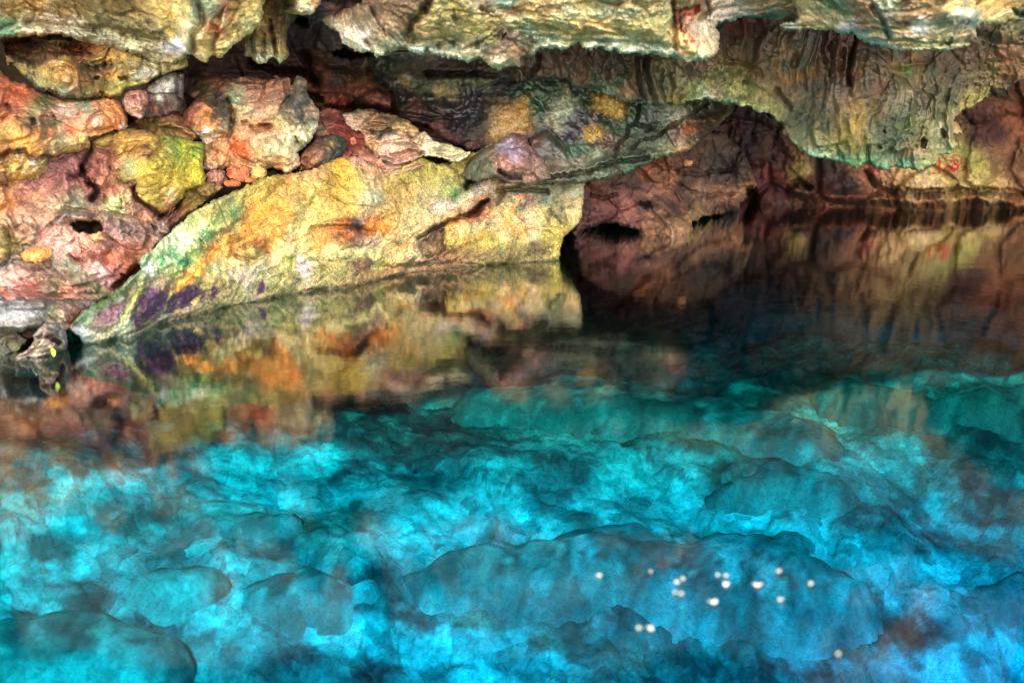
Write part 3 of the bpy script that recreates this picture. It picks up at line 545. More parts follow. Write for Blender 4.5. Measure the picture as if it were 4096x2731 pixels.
Sheet("E -500,930 60,950 250,962 450,992 600,1000 800,985 860,960 930,975 860,1030 760,1060 660,1110 640,1180 600,1230 520,1260 420,1330 250,1450 180,1600 -500,1620",
      f"E 0,1480,{water_y(1430)} 200,1450,{water_y(1425)} -500,1560,{water_y(1460)} 0,1600,{water_y(1430)+.1} 100,1350,6.95 600,1200,7.1 850,980,7.55 100,980,7.3 -400,1000,7.1 300,1120,6.9 100,1150,6.75",
      """E 60,1000 9a9898 200,980 a09c98 400,1000 90888c 550,1000 9a8c84 700,1020 8a7c78 100,1060 c8ccd0 200,1100 d0d0d0 50,1150 ccd4d8 250,1130 c8c8c4 150,1180 d8d8d4 350,1080 b0b0a8 430,1100 9aa070
      500,1080 d8b0a0 540,1100 e0b8a8 580,1160 a06a58 600,1130 8a4c34 480,1160 b8b0a0 300,1190 8c8c84 220,1230 7a7468 100,1280 7a6a54 50,1270 80745c 80,1350 7e7a5c 50,1420 7a8070 150,1330 6a6454
      200,1380 5a5044 150,1420 7c7a58 650,1080 7a6050 800,1000 4c5a38""",
      dict(big=.10, facet=.05, fine=.016, s=.6, pit=.01), feats=[('h', "E 130,1260 230,1225 330,1220 330,1440 150,1460 60,1440 160,1400 220,1320", 22, .45), ('b', "E 400,1070 520,1050 640,1130 580,1190 480,1170", 24, .1),
             ('r', "E 0,1210 200,1215 330,1190", 16, .12)],
      seed=25, edge=40, roll=.3, jag=5, step=4, back=.9, gain=.5).build('rock_ledge', M_PALE, 'whitish grey ledge at the left edge, just above the water', 'rock ledge')

Sheet("E 115,1478 150,1440 230,1400 275,1330 258,1285 300,1240 350,1190 420,1178 480,1205 520,1265 545,1330 532,1392 445,1442 330,1475 330,1620 120,1620",
      f"E 200,1478,{water_y(1434)} 440,1440,{water_y(1417)} 200,1600,{water_y(1434)} 400,1200,6.75 300,1300,6.65 500,1300,6.85",
      "E 300,1280 b0a08c 350,1250 b8a898 420,1200 9a988c 450,1250 6a7464 500,1250 c8c0d0 430,1310 6a4a44 470,1340 7a5c4c 380,1300 7a4c3c 350,1340 b8a488 420,1370 c8b8a0 500,1330 c0bcb0 250,1420 c8b4a0 200,1450 b8a08c 320,1440 c8b0a0 400,1420 b8a890",
      dict(big=.05, facet=.03, fine=.014, s=.35, pit=.02, ps=.05), feats=[('h', "E 375,1290 400,1280 460,1310 500,1345 480,1370 420,1335", 7, .12), ('g', "E 300,1310 330,1300", 5, .05), ('r', "E 350,1235 430,1260 490,1300 520,1360", 8, .05),
             ('g', "E 270,1330 300,1390 240,1430", 7, .05)],
      seed=26, edge=46, roll=.30, jag=4, step=3.2, back=.4, gain=.62).build('rock', M_PALE, 'knobbly pale rock with a curled hollow poking out of the water at the left edge', 'rock')

Sheet("A 770,1190 850,1150 930,1120 1100,1085 1230,1100 1350,1150 1440,1150 1600,1180 1720,1200 1730,1280 1720,1400 1740,1490 E 1655,40 1640,110 1500,130 1460,190 1380,270 1310,320 1210,250 1100,170 1080,120 1090,60 A 1050,1560 960,1500 900,1430 780,1330",
      "A 800,1250,8.35 1200,1120,8.55 1700,1250,8.7 1700,1480,8.65 1300,1400,8.2 1000,1450,8.3 E 1300,280,8.5",
      """A 850,1200 a08838 900,1160 98803c 1000,1150 b89440 1100,1120 a88c4c 1050,1200 c8a048 1250,1150 b89048 1300,1180 b09444 1200,1240 a87c40 1250,1290 9a7048 1330,1260 c8a848 1050,1280 c8a04c 850,1290 7a5040
      900,1340 84503c 950,1260 8c6040 1000,1380 a87850 1080,1420 98a878 1100,1450 a8a070 1200,1400 b0a040 1300,1400 b8a838 1400,1250 8a9040 1450,1200 7c8838 1500,1280 6a8c38 1550,1250 9aa030 1600,1220 a8a030
      1650,1220 989030 1650,1300 6c9030 1600,1400 c0b828 1650,1450 c8bc28 1550,1500 a8a030 1450,1500 c0a83c 1350,1500 c0a440 1250,1480 b8a040 1400,1380 b8a840 1500,1400 a8a838
      E 1200,40 b8a040 1300,50 c0ac38 1400,60 c0ac34 1500,60 b0a02c 1600,60 b0a828 1200,150 b8a044 1280,200 a89438 1380,150 c8b890 1330,230 c89868 1450,150 b8a430 1550,120 a09030""",
      dict(big=.10, facet=.04, fine=.016, s=.8), feats=[('b', "A 950,1180 1080,1110 1250,1110 1360,1170 1350,1250 1250,1330 1100,1300 1000,1260", 30, .08), ('g', "A 1120,1280 1180,1230 1240,1230 1300,1260", 6, .05),
             ('b', "A 1130,1270 1200,1235 1290,1250 1290,1310 1200,1330 1140,1310", 20, .05), ('g', "A 1370,1160 1360,1240 1280,1340", 10, .05), ('r', "A 1100,1480 1400,1400 1700,1350", 26, .05)],
      seed=31, dy=.1, edge=60, roll=.35, jag=5, step=4).build('boulder', M_PALE, 'olive and lime yellow boulder beneath the orange one', 'boulder')

Sheet("A 1560,640 1700,630 1850,650 2000,660 2100,650 2331,670 B 180,640 330,650 350,720 390,640 430,632 490,680 490,780 540,880 588,930 582,1080 540,1150 480,1240 410,1300 432,1400 400,1440 300,1470 200,1440 100,1440 A 2250,1490 2100,1480 1930,1430 1780,1470 1700,1440 1720,1290 1710,1190 1640,1150 1530,1080 1540,960 1640,850 1560,800 1500,700",
      "A 1600,700,9.7 1700,1000,9.1 2000,680,9.5 2300,700,9.4 1750,1400,8.9 2200,1450,8.85 2200,1100,8.9 B 400,700,9.2 560,1000,9.15 400,1400,9.0 200,1200,8.75",
      """A 1600,660 5a4a46 1700,680 6a5450 1800,660 9a5c4c 1850,680 a86c58 1950,680 b88060 1700,750 5c5438 1780,780 6a6444 1850,780 3a3434 1900,850 3e3a38 1850,880 48443c 1900,950 4a4844 1940,1030 44403c
      1800,1000 4a4440 1720,960 c88848 1760,1020 c08440 1620,950 9a6050 1580,1000 a0644a 1650,880 8a5448 1700,1080 c07840 1800,1080 c89448 1900,1130 c8a880 1750,1150 e8e0d8 1680,1150 d8c0a0 1900,1080 8a8468
      1980,750 9a9878 2000,800 88a080 2050,850 a8a078 2100,900 b0a480 2000,900 b8a068 2000,980 c0a878 2150,800 c09080 2200,850 b88878 2250,800 a87464 2300,870 a88870 2150,950 b09878 2200,1000 c09078
      2300,950 b09470 2250,1050 9a7c58 2050,1050 b89068 2150,1080 c09070 2300,1100 c88c68 1800,1230 c09058 1850,1300 d0986c 1950,1230 c08858 2000,1250 e07840 2060,1260 e06c34 2120,1280 d87840 2080,1320 c88048
      2200,1200 b8a080 2300,1180 c0b088 2200,1280 b0b088 2300,1260 b8b890 2250,1350 b8a880 1800,1380 d0a468 1900,1360 d89458 2000,1380 c08450 2100,1430 b88c60 2200,1400 d0b080 1780,1430 c8a8a0
      B 60,700 a87464 200,680 9c6c58 300,700 9a6c50 100,800 b88c78 200,800 b08c78 50,900 c09070 150,950 c0a078 250,780 8c6454 380,700 6c6058 440,680 8a8078 400,760 54504c 440,800 525048 330,860 54544f
      400,900 444444 470,900 525048 350,950 625c50 420,1000 3c3c3c 520,930 b8987c 560,960 d8bca0 540,1020 525450 560,1080 c0c0a8 500,1060 b0b088 300,1000 b0a888 250,1050 b8a868 200,1000 b09468 480,1130 d8cca8
      450,1190 8a8858 400,1150 b8b08c 400,1200 5c7058 350,1120 c0b898 100,1100 d08c58 50,1080 c89468 200,1130 d0a888 250,1200 c8b898 150,1200 b8a07c 50,1200 c0b090 30,1280 e88850 100,1300 c8b080
      200,1280 c0b890 300,1270 c8bc98 350,1250 b8b48c 300,1350 d0c08c 380,1320 d8ccb0 250,1400 d09858 200,1380 c8a068 330,1420 b8a070 400,1400 c0a080 100,1380 d0b080""",
      dict(big=.14, facet=.05, fine=.018, s=.8, pit=.02, ps=.06),
      feats=[('b', "A 1540,960 1640,850 1760,870 1960,1070 1900,1140 1720,1140 1560,1060", 50, .22), ('g', "A 1940,850 1975,950 1965,1060 1930,1150", 9, .16), ('g', "A 2060,1030 2150,1090 2300,1080", 8, .10),
             ('g', "A 1640,1150 1800,1190 2000,1180", 9, .08), ('r', "B 390,660 440,780 400,900 430,1020", 26, .16), ('g', "B 300,700 330,830 270,950 350,1030", 9, .08), ('h', "B 370,1140 400,1160 430,1230 390,1220", 6, .10),
             ('g', "B 80,1060 180,1070", 6, .12), ('r', "A 1700,860 1830,930 1950,1050", 14, .1), ('h', "B 290,1345 335,1340 330,1370 300,1370", 4, .06), ('b', "B 410,1280 480,1280 490,1340 430,1360", 16, .06),
             ('g', "A 1960,1220 2000,1330 2150,1400", 9, .06), ('h', "A 2090,735 2180,738 2180,750 2090,750", 4, .07), ('b', "A 2000,1200 2330,1150 B 250,1200 380,1280 330,1400 A 2300,1400 2000,1350", 60, .10)],
      stains=[('a', "A 1960,1230 2010,1215 2060,1250 2150,1280 2060,1310 1990,1280", 8, 'e06830', .7, 16), ('l', "A 1650,1150 1760,1140 1830,1170", 8, 'f0e8e0', .7, 14, .05)],
      seed=33, dy=.3, gain=1.14, edge=52, roll=.38, jag=6, step=4, back=1.1).build('boulder', M_PALE, 'large cream and orange boulder with a black stained knob, above the yellow slab', 'boulder')

Sheet("B 560,1150 700,1138 800,1168 828,1220 792,1300 765,1345 700,1385 620,1432 560,1437 480,1445 405,1470 410,1370 420,1300 500,1230",
      "B 600,1180,9.6 800,1200,9.7 450,1440,9.3 700,1380,9.45 600,1300,9.25",
      "B 600,1170 6c5048 700,1180 5c6054 780,1200 445048 800,1240 3a4444 700,1230 9a8450 640,1260 7a6048 560,1250 8a6050 500,1300 9a6a48 480,1350 9c6c54 600,1330 8a6450 560,1400 a87c58 650,1380 44504c 730,1330 404a4c 760,1290 4c5450 450,1420 9a6a54 590,1420 4c5454",
      dict(big=.10, facet=.06, fine=.015, s=.6), feats=[('r', "B 820,1200 740,1310 640,1400", 10, .06), ('b', "B 410,1270 480,1260 495,1330 430,1350", 20, .1)],
      seed=35, dy=.15, edge=44, roll=.3, jag=5, step=4, back=.7).build('boulder', M_ROCK, 'brown boulder with a dark grey flank, right of the cream boulder', 'boulder')

Sheet("A -600,520 0,600 100,690 200,700 350,770 580,830 700,845 860,830 1000,840 1040,880 1072,960 1082,1080 1060,1112 960,1122 880,1140 820,1172 750,1172 772,1220 762,1282 620,1302 420,1330 400,1400 420,1450 330,1520 150,1560 -600,1650",
      "A -500,700,7.7 0,650,8.1 600,850,8.5 1000,860,8.6 1050,1080,8.45 750,1250,8.2 300,1500,8.0 -500,1550,7.6 300,1050,7.75 800,1000,8.15",
      """A 50,700 b06848 50,800 a05a40 60,880 a0604a 130,800 c06840 150,850 c87048 100,950 a86c50 30,1000 b88050 200,950 c08858 350,870 6a6c38 400,880 7a7c50 280,960 a8a068 700,880 a0a888 740,900 98a888
      820,900 d08858 900,880 c08048 950,850 a86840 900,960 d09050 1000,940 c88848 1050,1000 d08c60 500,940 e0c0b0 600,960 d8b8a8 450,960 d8b0a0 650,1000 d09a78 500,850 a87c5c 300,750 a05c48 550,860 a08468
      280,1040 5a4c44 360,1040 5c6048 400,1050 6a5c44 460,1050 6a7840 350,1000 b88868 380,1130 5a4438 430,1120 d08048 100,1100 b89048 60,1150 b09048 150,1200 d09840 200,1230 c89438 300,1150 c88c4c
      520,1100 d8b898 620,1120 d87848 600,1080 d08060 750,1070 d09068 820,1050 c8b0a0 900,1070 d08848 1000,1060 c87c40 1060,1090 b8b0a8 850,1120 d09c60 500,1200 b0b088 600,1230 b8a878 680,1220 b0a068
      450,1260 c0b080 700,1170 c8b078 350,1290 d8a048 250,1280 d89838 180,1290 6a6460 380,1310 5a5450 50,1320 a06838 50,1400 b89848 150,1380 c8a850 250,1390 c8a458 350,1420 b8a868 250,1450 c8b068
      100,1480 c09850 20,1480 7a5a40 280,1380 e8d8c8""",
      dict(big=.14, facet=.05, fine=.018, s=.8, pit=.012, ps=.06),
      feats=[('g', "A 0,1340 100,1290 200,1270 240,1320 330,1350 400,1320", 9, .12), ('b', "A 880,870 950,855 960,895 900,895", 12, -.05), ('r', "A 350,960 450,930 600,920 700,960", 18, .08), ('g', "A 350,1010 450,1000", 8, .05),
             ('h', "A 250,1010 300,1000 300,1070 255,1080", 8, .06), ('h', "A 350,1010 480,1010 470,1080 360,1060", 10, .05), ('g', "A 60,900 100,960 20,1010", 9, .08), ('r', "A 450,1200 600,1200 750,1180", 26, .10), ('g', "A 100,770 250,790", 9, .06),
             ('b', "A -100,1340 150,1330 330,1370 390,1420 250,1520 -100,1560", 40, .10), ('g', "A 760,1140 850,1110 950,1090", 8, .06)],
      seed=37, dy=.15, gain=1.14, edge=54, roll=.4, jag=6, step=4, back=1.1).build('boulder', M_PALE, 'broad orange and pinkish boulder at the left edge, under the pitted ledge', 'boulder')
# ------------------------------------------------------------------ overhangs and the hanging curtain
R1 = Sheet("C -60,560 80,600 140,716 165,705 200,700 270,692 300,680 400,662 560,682 620,742 740,762 840,802 900,822 1080,856 1180,862 1250,888 1400,880 1520,902 1600,862 1730,838 1830,872 1930,892 2000,892 2100,918 2200,962 D 0,930 80,962 150,962 230,1032 280,1052 270,1142 330,1202 420,1292 500,1322 600,1352 720,1372 800,1392 850,1428 900,1442 985,1385 1010,1385 1100,1442 1200,1442 1290,1422 1430,1458 1560,1402 1600,1342 1700,1312 1702,1262 1762,1252 1762,1212 1732,1152 1822,1132 1802,1082 1742,1032 1742,1002 1792,942 1902,902 1962,882 2042,800 2042,742 2112,762 2172,767 2252,712 2322,690 2600,560 3000,500 3000,-500 -2200,-500",
      "C 0,620,10.4 300,650,10.4 800,750,10.3 1300,850,10.1 1800,850,9.9 2300,950,9.6 D 400,1250,9.5 900,1400,9.4 1500,1400,9.45 1750,1200,9.5 1900,850,9.6 2300,650,9.4 2900,450,9.0 C 0,0,10.2 1000,200,9.9 2000,200,9.7 D 500,200,9.5 1200,300,9.35 1200,800,9.25 2000,200,9.2 2900,-400,8.9 0,-450,9.6 C -200,-450,9.9",
      """C 30,640 5a5448 120,640 6c6858 200,600 6a6050 300,560 5a5044 400,500 7a6050 500,600 846a58 700,500 7c6454 850,560 6c6058 600,640 7a6456 350,640 74604f 300,690 3c5a4c 450,690 2e5a48 550,700 2c5240
      650,720 7a6250 750,680 8a6a58 820,680 5c7460 900,640 7a6058 1000,680 4c6c58 950,740 8aa08c 850,790 2e5648 780,770 3c6c5c 900,810 a8c0b8 1020,770 b09480 1100,800 c8a488 1120,740 9a7a60 1050,600 5a5a48
      1150,560 7a6c50 1250,560 4a4840 1300,600 7a7860 1350,550 8c8460 1200,700 5c5448 1200,800 44403c 1300,760 6c6c54 1350,820 8a8464 1400,700 56684c 1450,840 9a9860 1500,740 8a8c68 1450,640 7a7858
      1600,600 6c6a50 1700,650 786e50 1600,520 8a6a4c 1700,540 7a3e40 1850,470 8a7a50 1950,520 80704c 2050,560 908058 2000,640 9a9464 1850,640 8c8c60 1750,720 a0a06c 1650,760 a8b080 1700,790 8cb8a8
      1620,800 7c9c84 1560,840 a8a460 1760,840 f0e0dc 1800,860 e8d0c8 1900,800 a8b084 1980,780 b8bc84 2080,790 a8b48c 2100,880 b4bc94 1950,860 8cb0a0 2200,920 b0b888 2300,960 a8a870 2200,820 9a9460
      2250,720 8a7854 2300,640 7c6c4c 2200,600 8c7854 2250,500 5c5444 2300,420 4c4c44 2150,450 5a5a48 2050,400 80684c 1950,350 7a6248 1980,280 7a4e3c 2060,230 9a5c44 2150,350 4a5044 2170,420 9a6c54
      2000,430 8c7048 2250,400 8c6848 2280,280 5a5040 2200,200 7a5444 1900,400 6e6248 1860,230 5a7468 1950,250 8a4c44 1400,100 6a5a44 600,200 6a5a4c
      D 50,250 5a4a40 100,400 4c5448 60,420 8c6054 150,350 7a5c44 130,400 8a6c50 250,350 7a6448 250,450 9a8054 200,500 8c7850 350,300 5c5040 400,400 4a5c48 350,420 a07c4c 550,350 505848 520,440 6c5c40
      600,400 6c4438 620,480 6c4c3c 300,560 3c4c3c 220,600 9a8050 300,680 9a7c50 400,600 6c5c40 400,660 b09054 450,560 4c6448 540,620 9c7c48 600,600 6c5c40 650,330 7a5c50 750,320 705448 800,350 6c5044
      750,430 806050 780,520 745848 720,600 7c6048 820,500 6a5044 900,550 7c684c 920,620 8c6c48 930,380 7a6858 980,420 4a5044 900,380 6a5448 1050,450 5c5c44 1000,600 64583c 1200,450 8c7c4c 1250,560 9c8c4c
      1180,500 746444 1300,480 5c3c40 1350,600 6c8444 1300,560 8c844c 1400,500 9c7c40 1500,500 6c5c3c 1550,600 4c6044 1450,600 8c6840 1600,500 74604c 1650,600 7c6850 1750,550 70604c 1850,600 7c6854
      1800,450 74604c 1900,400 7c6050 2000,350 6c6050 2100,500 8a6c50 2200,450 9c7454 2150,530 ac7854 2250,600 9c7c5c 2000,600 807058 1950,300 7c6454 2050,600 9c9468 2100,650 a08860 2200,700 a4886c
      2300,300 5c5444 2250,260 9c9c7c 1750,700 6c6450 1900,700 8c8460 1980,720 9c8c60 2000,780 a0a068 1900,830 b8b070 1850,900 b8a868 1800,820 989464 1700,850 5c6450 1680,920 8c9064 1700,1000 a8a47c
      1760,1060 c8b080 1800,1100 c8a870 1680,1080 a89c74 1640,1100 c8c8c0 1700,1200 a8a478 1650,1280 c8d0a8 1600,1200 7c8468 1600,1000 6c7c58 1500,900 645c48 1400,900 6c7448 1450,800 6c6450 1300,800 74704c
      1200,750 6c6450 1350,780 9c8c78 1100,750 846048 1000,700 64583c 1000,800 6a5c44 900,700 7a5c48 900,800 8c7454 860,850 9c7c58 750,700 64584c 750,800 7c6850 650,750 64584a 550,750 5c5c4c 450,750 6c6050
      500,850 64644c 400,850 7c6c50 620,850 7c6c50 450,960 6c7450 400,1000 4c5c44 550,1000 6c6c4c 600,900 4c5844 700,900 7c6c48 800,1000 8c7c44 850,930 ac9448 900,1050 b8a048 950,1000 ac9848 780,1030 9c8440
      700,1050 6c6c40 650,1050 4c5c44 720,1150 9c8c40 850,1150 8c8440 950,1150 9c9444 1000,1050 6c6c44 1100,950 8c7c50 1150,880 8c7c54 1200,900 7a7450 1250,1000 5c6c44 1100,1050 5c6444 1150,1200 44583c
      1100,1150 4c5c40 1050,1200 6c7448 1250,1150 4c6444 1350,1050 6c7c4c 1400,1150 5c6c48 1500,1050 8c8c68 1450,1200 9c8c64 1550,1100 9c9c7c 1550,1250 9c9c74 550,1120 a4a07c 600,1180 9c946c 530,1200 9a9670
      450,1200 6c7454 450,1120 5c6c50 350,1100 5c6c4c 320,1150 7c7454 300,1120 ac9c6c 380,1200 6c7c54 420,1270 8c8c64 600,1260 6c7c54 700,1260 8c8c54 800,1250 7c7c48 900,1250 8c8444 1000,1250 5c7450
      550,1320 8cb8a8 500,1300 9cb4a8 650,1350 a8b4a0 780,1350 6ca48c 850,1380 5c9478 900,1410 9cb48c 960,1370 6c9c7c 1050,1350 4c7454 1100,1400 7c9c7c 1150,1430 8cc0b0 1200,1400 8c8c64 1280,1380 6c9c84
      1320,1400 8cc0b4 1400,1350 6c7c5c 1400,1420 a0b890 1450,1300 b0a07c 1500,1350 bca880 1500,1400 9cb080 1560,1370 c0b880 1300,1300 7c7450 1350,1260 9c8c64""",
      dict(big=.16, facet=.022, flute=.13, fine=.016, s=1.0, pit=.014, ps=.06, crack=.2),
      feats=[('g', "D 900,290 885,380 860,470 845,560 838,640 850,720", 7, 0.17), ('g', "D 690,380 700,500 680,640", 5, 0.06), ('g', "D 800,400 790,520 780,600", 4, 0.05), ('r', "D 740,350 750,480 720,600", 14, .06),
             ('r', "D 930,380 900,520 890,700 880,780", 12, .07), ('g', "D 640,280 620,400 640,520", 7, 0.05), ('g', "C 1020,480 1060,580 1040,700", 7, 0.05), ('g', "C 1150,500 1170,640 1180,760 1230,860", 8, 0.07),
             ('g', "C 1240,470 1250,640 1270,740 1310,870", 6, 0.07), ('r', "C 1190,520 1215,640 1230,760", 12, .07), ('r', "C 1300,520 1290,640 1330,760 1350,860", 12, .08), ('g', "C 1380,600 1360,740 1390,860", 5, 0.05),
             ('g', "C 1440,620 1460,740 1455,870", 6, 0.05), ('g', "C 270,640 340,500 330,470", 8, 0.10), ('g', "C 90,590 150,640 160,710", 6, 0.06), ('g', "C 190,590 220,640 240,700", 6, 0.06), ('r', "C 130,600 150,660 150,700", 9, .06),
             ('h', "D 1440,1195 1475,1180 1500,1215 1485,1250 1440,1240", 5, .16), ('h', "D 1610,1090 1640,1085 1665,1150 1640,1170 1610,1140", 6, .14), ('g', "D 1135,1110 1145,1130", 4, 0.07), ('g', "D 1085,1240 1100,1250", 4, 0.06),
             ('g', "D 220,750 290,860 350,920", 8, 0.08), ('g', "C 2070,705 2110,715", 6, 0.07), ('g', "C 1870,690 1890,680", 4, 0.05), ('g', "C 1930,720 1950,720", 4, 0.04),
             ('b', "D 510,1080 600,1060 650,1150 610,1250 530,1260", 26, .07), ('b', "D 390,970 480,960 470,1050 390,1040", 24, .05), ('r', "D 1380,1260 1390,1340 1400,1420", 8, .05), ('r', "D 1340,1270 1340,1340 1350,1410", 7, .05),
             ('r', "D 1660,950 1690,1080 1700,1250", 10, .08), ('g', "D 470,660 480,760", 4, 0.03), ('g', "D 740,1230 750,1330", 4, 0.04), ('g', "D 995,1250 1000,1400", 6, 0.05), ('r', "C 1560,880 1750,800 1950,840 2200,940 D 60,950", 22, .10),
             ('r', "C 1780,640 1900,560 2050,600 2180,700", 20, .07), ('g', "C 1830,600 1950,520 2100,560 2220,640", 9, 0.04), ('r', "D 1450,1210 1330,1240 1250,1260", 14, .07), ('g', "D 800,1400 790,1340", 5, 0.04)],
      stains=[('a', "C 1720,830 1760,822 1830,860 1800,875 1750,862", 5, 'f8ece8', .95, 10), ('l', "C 560,682 740,762 900,822 1180,862 1400,880", 7, '8cb0a4', .6, 10), ('l', "D 490,1300 600,1340 780,1380 900,1435 1150,1440 1300,1425 1430,1455", 7, '94c8b8', .7, 12),
              ('l', "C 1560,850 1680,790 1900,850 2100,890 D 30,930 230,1030", 10, 'b0c4a0', .6, 22), ('l', "D 900,880 920,1000 900,1100 880,1250", 18, 'b09838', .45, 25, .02), ('l', "D 1250,1000 1180,1150 1150,1300", 22, '3c5434', .4, 30, .0), ('l', "D 1350,760 1380,810", 7, 'd8d0c0', .7, 18, .12)],
      seed=41, edge=34, roll=.26, jag=8, step=4.2, back=.7, gain=(.49, .475, .39), con=1.3)
R1.build('flowstone_curtain', M_WET, 'huge fluted brown and green flowstone curtain hanging over the water at the right', 'flowstone')

Sheet("A -600,330 0,350 60,560 100,560 200,660 300,740 600,832 850,836 1030,822 1060,762 1250,692 1480,602 1592,562 1612,440 1600,200 1200,-100 -600,-500",
      "A 0,600,7.9 300,720,7.9 800,820,8.0 1200,700,8.2 1580,550,8.3 0,350,8.6 600,380,8.7 1000,430,8.2 1300,480,8.1 -500,400,7.7 500,560,7.7 800,-200,8.5 -500,-400,8.3",
      """A 50,400 7a4c38 150,380 8c5c44 250,430 7a5440 100,450 9c8050 50,500 9a7c4c 300,500 7c5c44 350,540 6c4c38 200,350 5a4034 380,330 6a5448 430,370 a89c7c 500,340 c8b898 540,350 d8d0c0 530,390 8c6450
      480,400 8c8c74 450,430 b07038 550,430 a86438 600,380 8c5438 700,400 7c4c34 700,450 c07040 780,420 9c6044 650,480 6c4834 830,440 d09858 900,420 d0a058 1000,450 b89858 150,580 b09450 50,560 a09468
      200,600 b89c58 30,600 4c7460 100,600 3c6858 150,640 5c7c64 220,690 788c78 300,640 a8a070 350,600 c0a454 430,560 d8a878 500,520 e8c070 550,510 d8b060 650,520 a07840 750,500 b08848 850,500 d8b464
      950,500 e0b868 1050,500 c8a860 1150,480 c0a464 600,580 c88844 500,600 a07838 550,610 e0b080 650,620 94783c 700,580 6c6048 780,560 585044 850,540 5c5844 900,560 585c4c 950,560 98885c 800,640 4c4030
      870,620 c09070 830,670 6c5c40 950,620 a8783c 930,660 c89840 980,670 e0b048 1040,660 4c3c30 1100,600 c8b878 1050,560 98905c 1200,560 b8b080 1300,560 c8c498 1250,620 b8b8b0 1200,650 c8c8c0 1180,700 90905c
      1220,700 d8d098 1350,640 7c7c5c 1400,600 a0a484 1450,580 c0bc94 1550,560 c0b884 1570,520 a8a070 1560,460 b8a878 1450,550 c8bc90 1150,760 c8c878 1050,730 b0b060 980,780 b8b868 1000,730 a0a058
      900,790 c8bc50 850,800 6c5c38 830,770 7c4c30 750,780 90905c 700,750 8c7444 620,770 d8bc98 600,800 6c4830 680,800 a8a470 500,750 808c60 400,700 98905c 330,730 90a080 450,780 7c9484 550,820 94b0a4
      500,680 b09050 600,700 b88c44 700,680 9c7440 400,640 b0a458 450,650 b88c48 750,820 90886a 900,700 9c9c60 950,700 7c7c54 850,730 98884c""",
      dict(big=.12, facet=.05, fine=.022, s=.7, pit=.05, ps=.075),
      feats=[('h', "A 0,360 250,320 700,380 800,450 640,480 380,520 300,580 150,520 0,460", 24, .35), ('b', "A 380,340 450,310 560,330 560,390 480,400 410,370", 16, .16), ('r', "A 430,560 550,510 700,500 900,500", 18, .10),
             ('h', "A 800,640 850,650 850,680 800,670", 5, .12), ('h', "A 1000,640 1080,650 1080,680 1010,680", 5, .12), ('h', "A 840,770 880,790 870,820 830,800", 5, .1), ('g', "A 20,560 120,570 200,680", 14, .08), ('g', "A 690,560 800,580 950,560", 10, .06)],
      seed=43, dy=.5, edge=46, roll=.35, jag=8, step=4, back=.8).build('rock_ledge', M_PALE, 'pitted cream and ochre ledge jutting out below the top left overhang', 'rock ledge')

T3 = Sheet("B -30,-400 -60,300 -50,470 0,490 60,540 110,556 170,512 200,492 225,520 250,562 290,522 335,462 305,400 310,280 360,190 400,130 560,60 620,-400",
      "B 0,450,8.5 110,540,8.45 250,540,8.4 330,300,8.6 500,50,8.5 100,100,8.3 200,300,8.35 300,-300,8.2",
      """B 100,50 a07c50 150,40 9c7858 60,20 c8a488 150,100 9c8050 200,80 80684c 250,120 6c5c44 300,150 64584c 250,200 88784c 150,200 94805c 100,200 a07c44 50,250 c0a468 130,280 946c3c 180,250 3c3430
      200,380 302c2c 100,250 706048 40,300 988850 100,340 a89050 60,380 94845c 120,380 5c544c 100,420 c0a458 40,430 9ca488 100,480 60645c 60,500 c8d0bc 120,520 dce4d4 160,500 d0d8c8 170,460 a8a068
      250,250 9c8858 280,300 74684c 230,350 b09c5c 250,420 b0a05c 300,420 b89c50 270,480 c0a870 320,460 a8985c 250,530 9ccc9c 230,480 a0a86c 300,220 8c7c54 330,180 4c5048 360,120 585c50 400,100 a8a878 450,0 c8b078""",
      dict(big=.08, facet=.02, flute=.05, fine=.014, s=.5), feats=[('g', "B 178,170 185,280 205,380 225,480", 6, .14), ('g', "B 120,300 110,400 110,470", 6, .06), ('r', "B 250,150 250,350 250,540", 12, .08), ('r', "B 60,200 60,400 80,520", 14, .06), ('g', "B 10,330 20,440", 6, .06)],
      seed=45, dy=.5, edge=30, roll=.25, jag=6, step=3.6, back=.6)
T3.build('stalactite_drapery', M_PALE, 'pointed ochre stalactite drapery beside the knob of the top left overhang', 'stalactite')

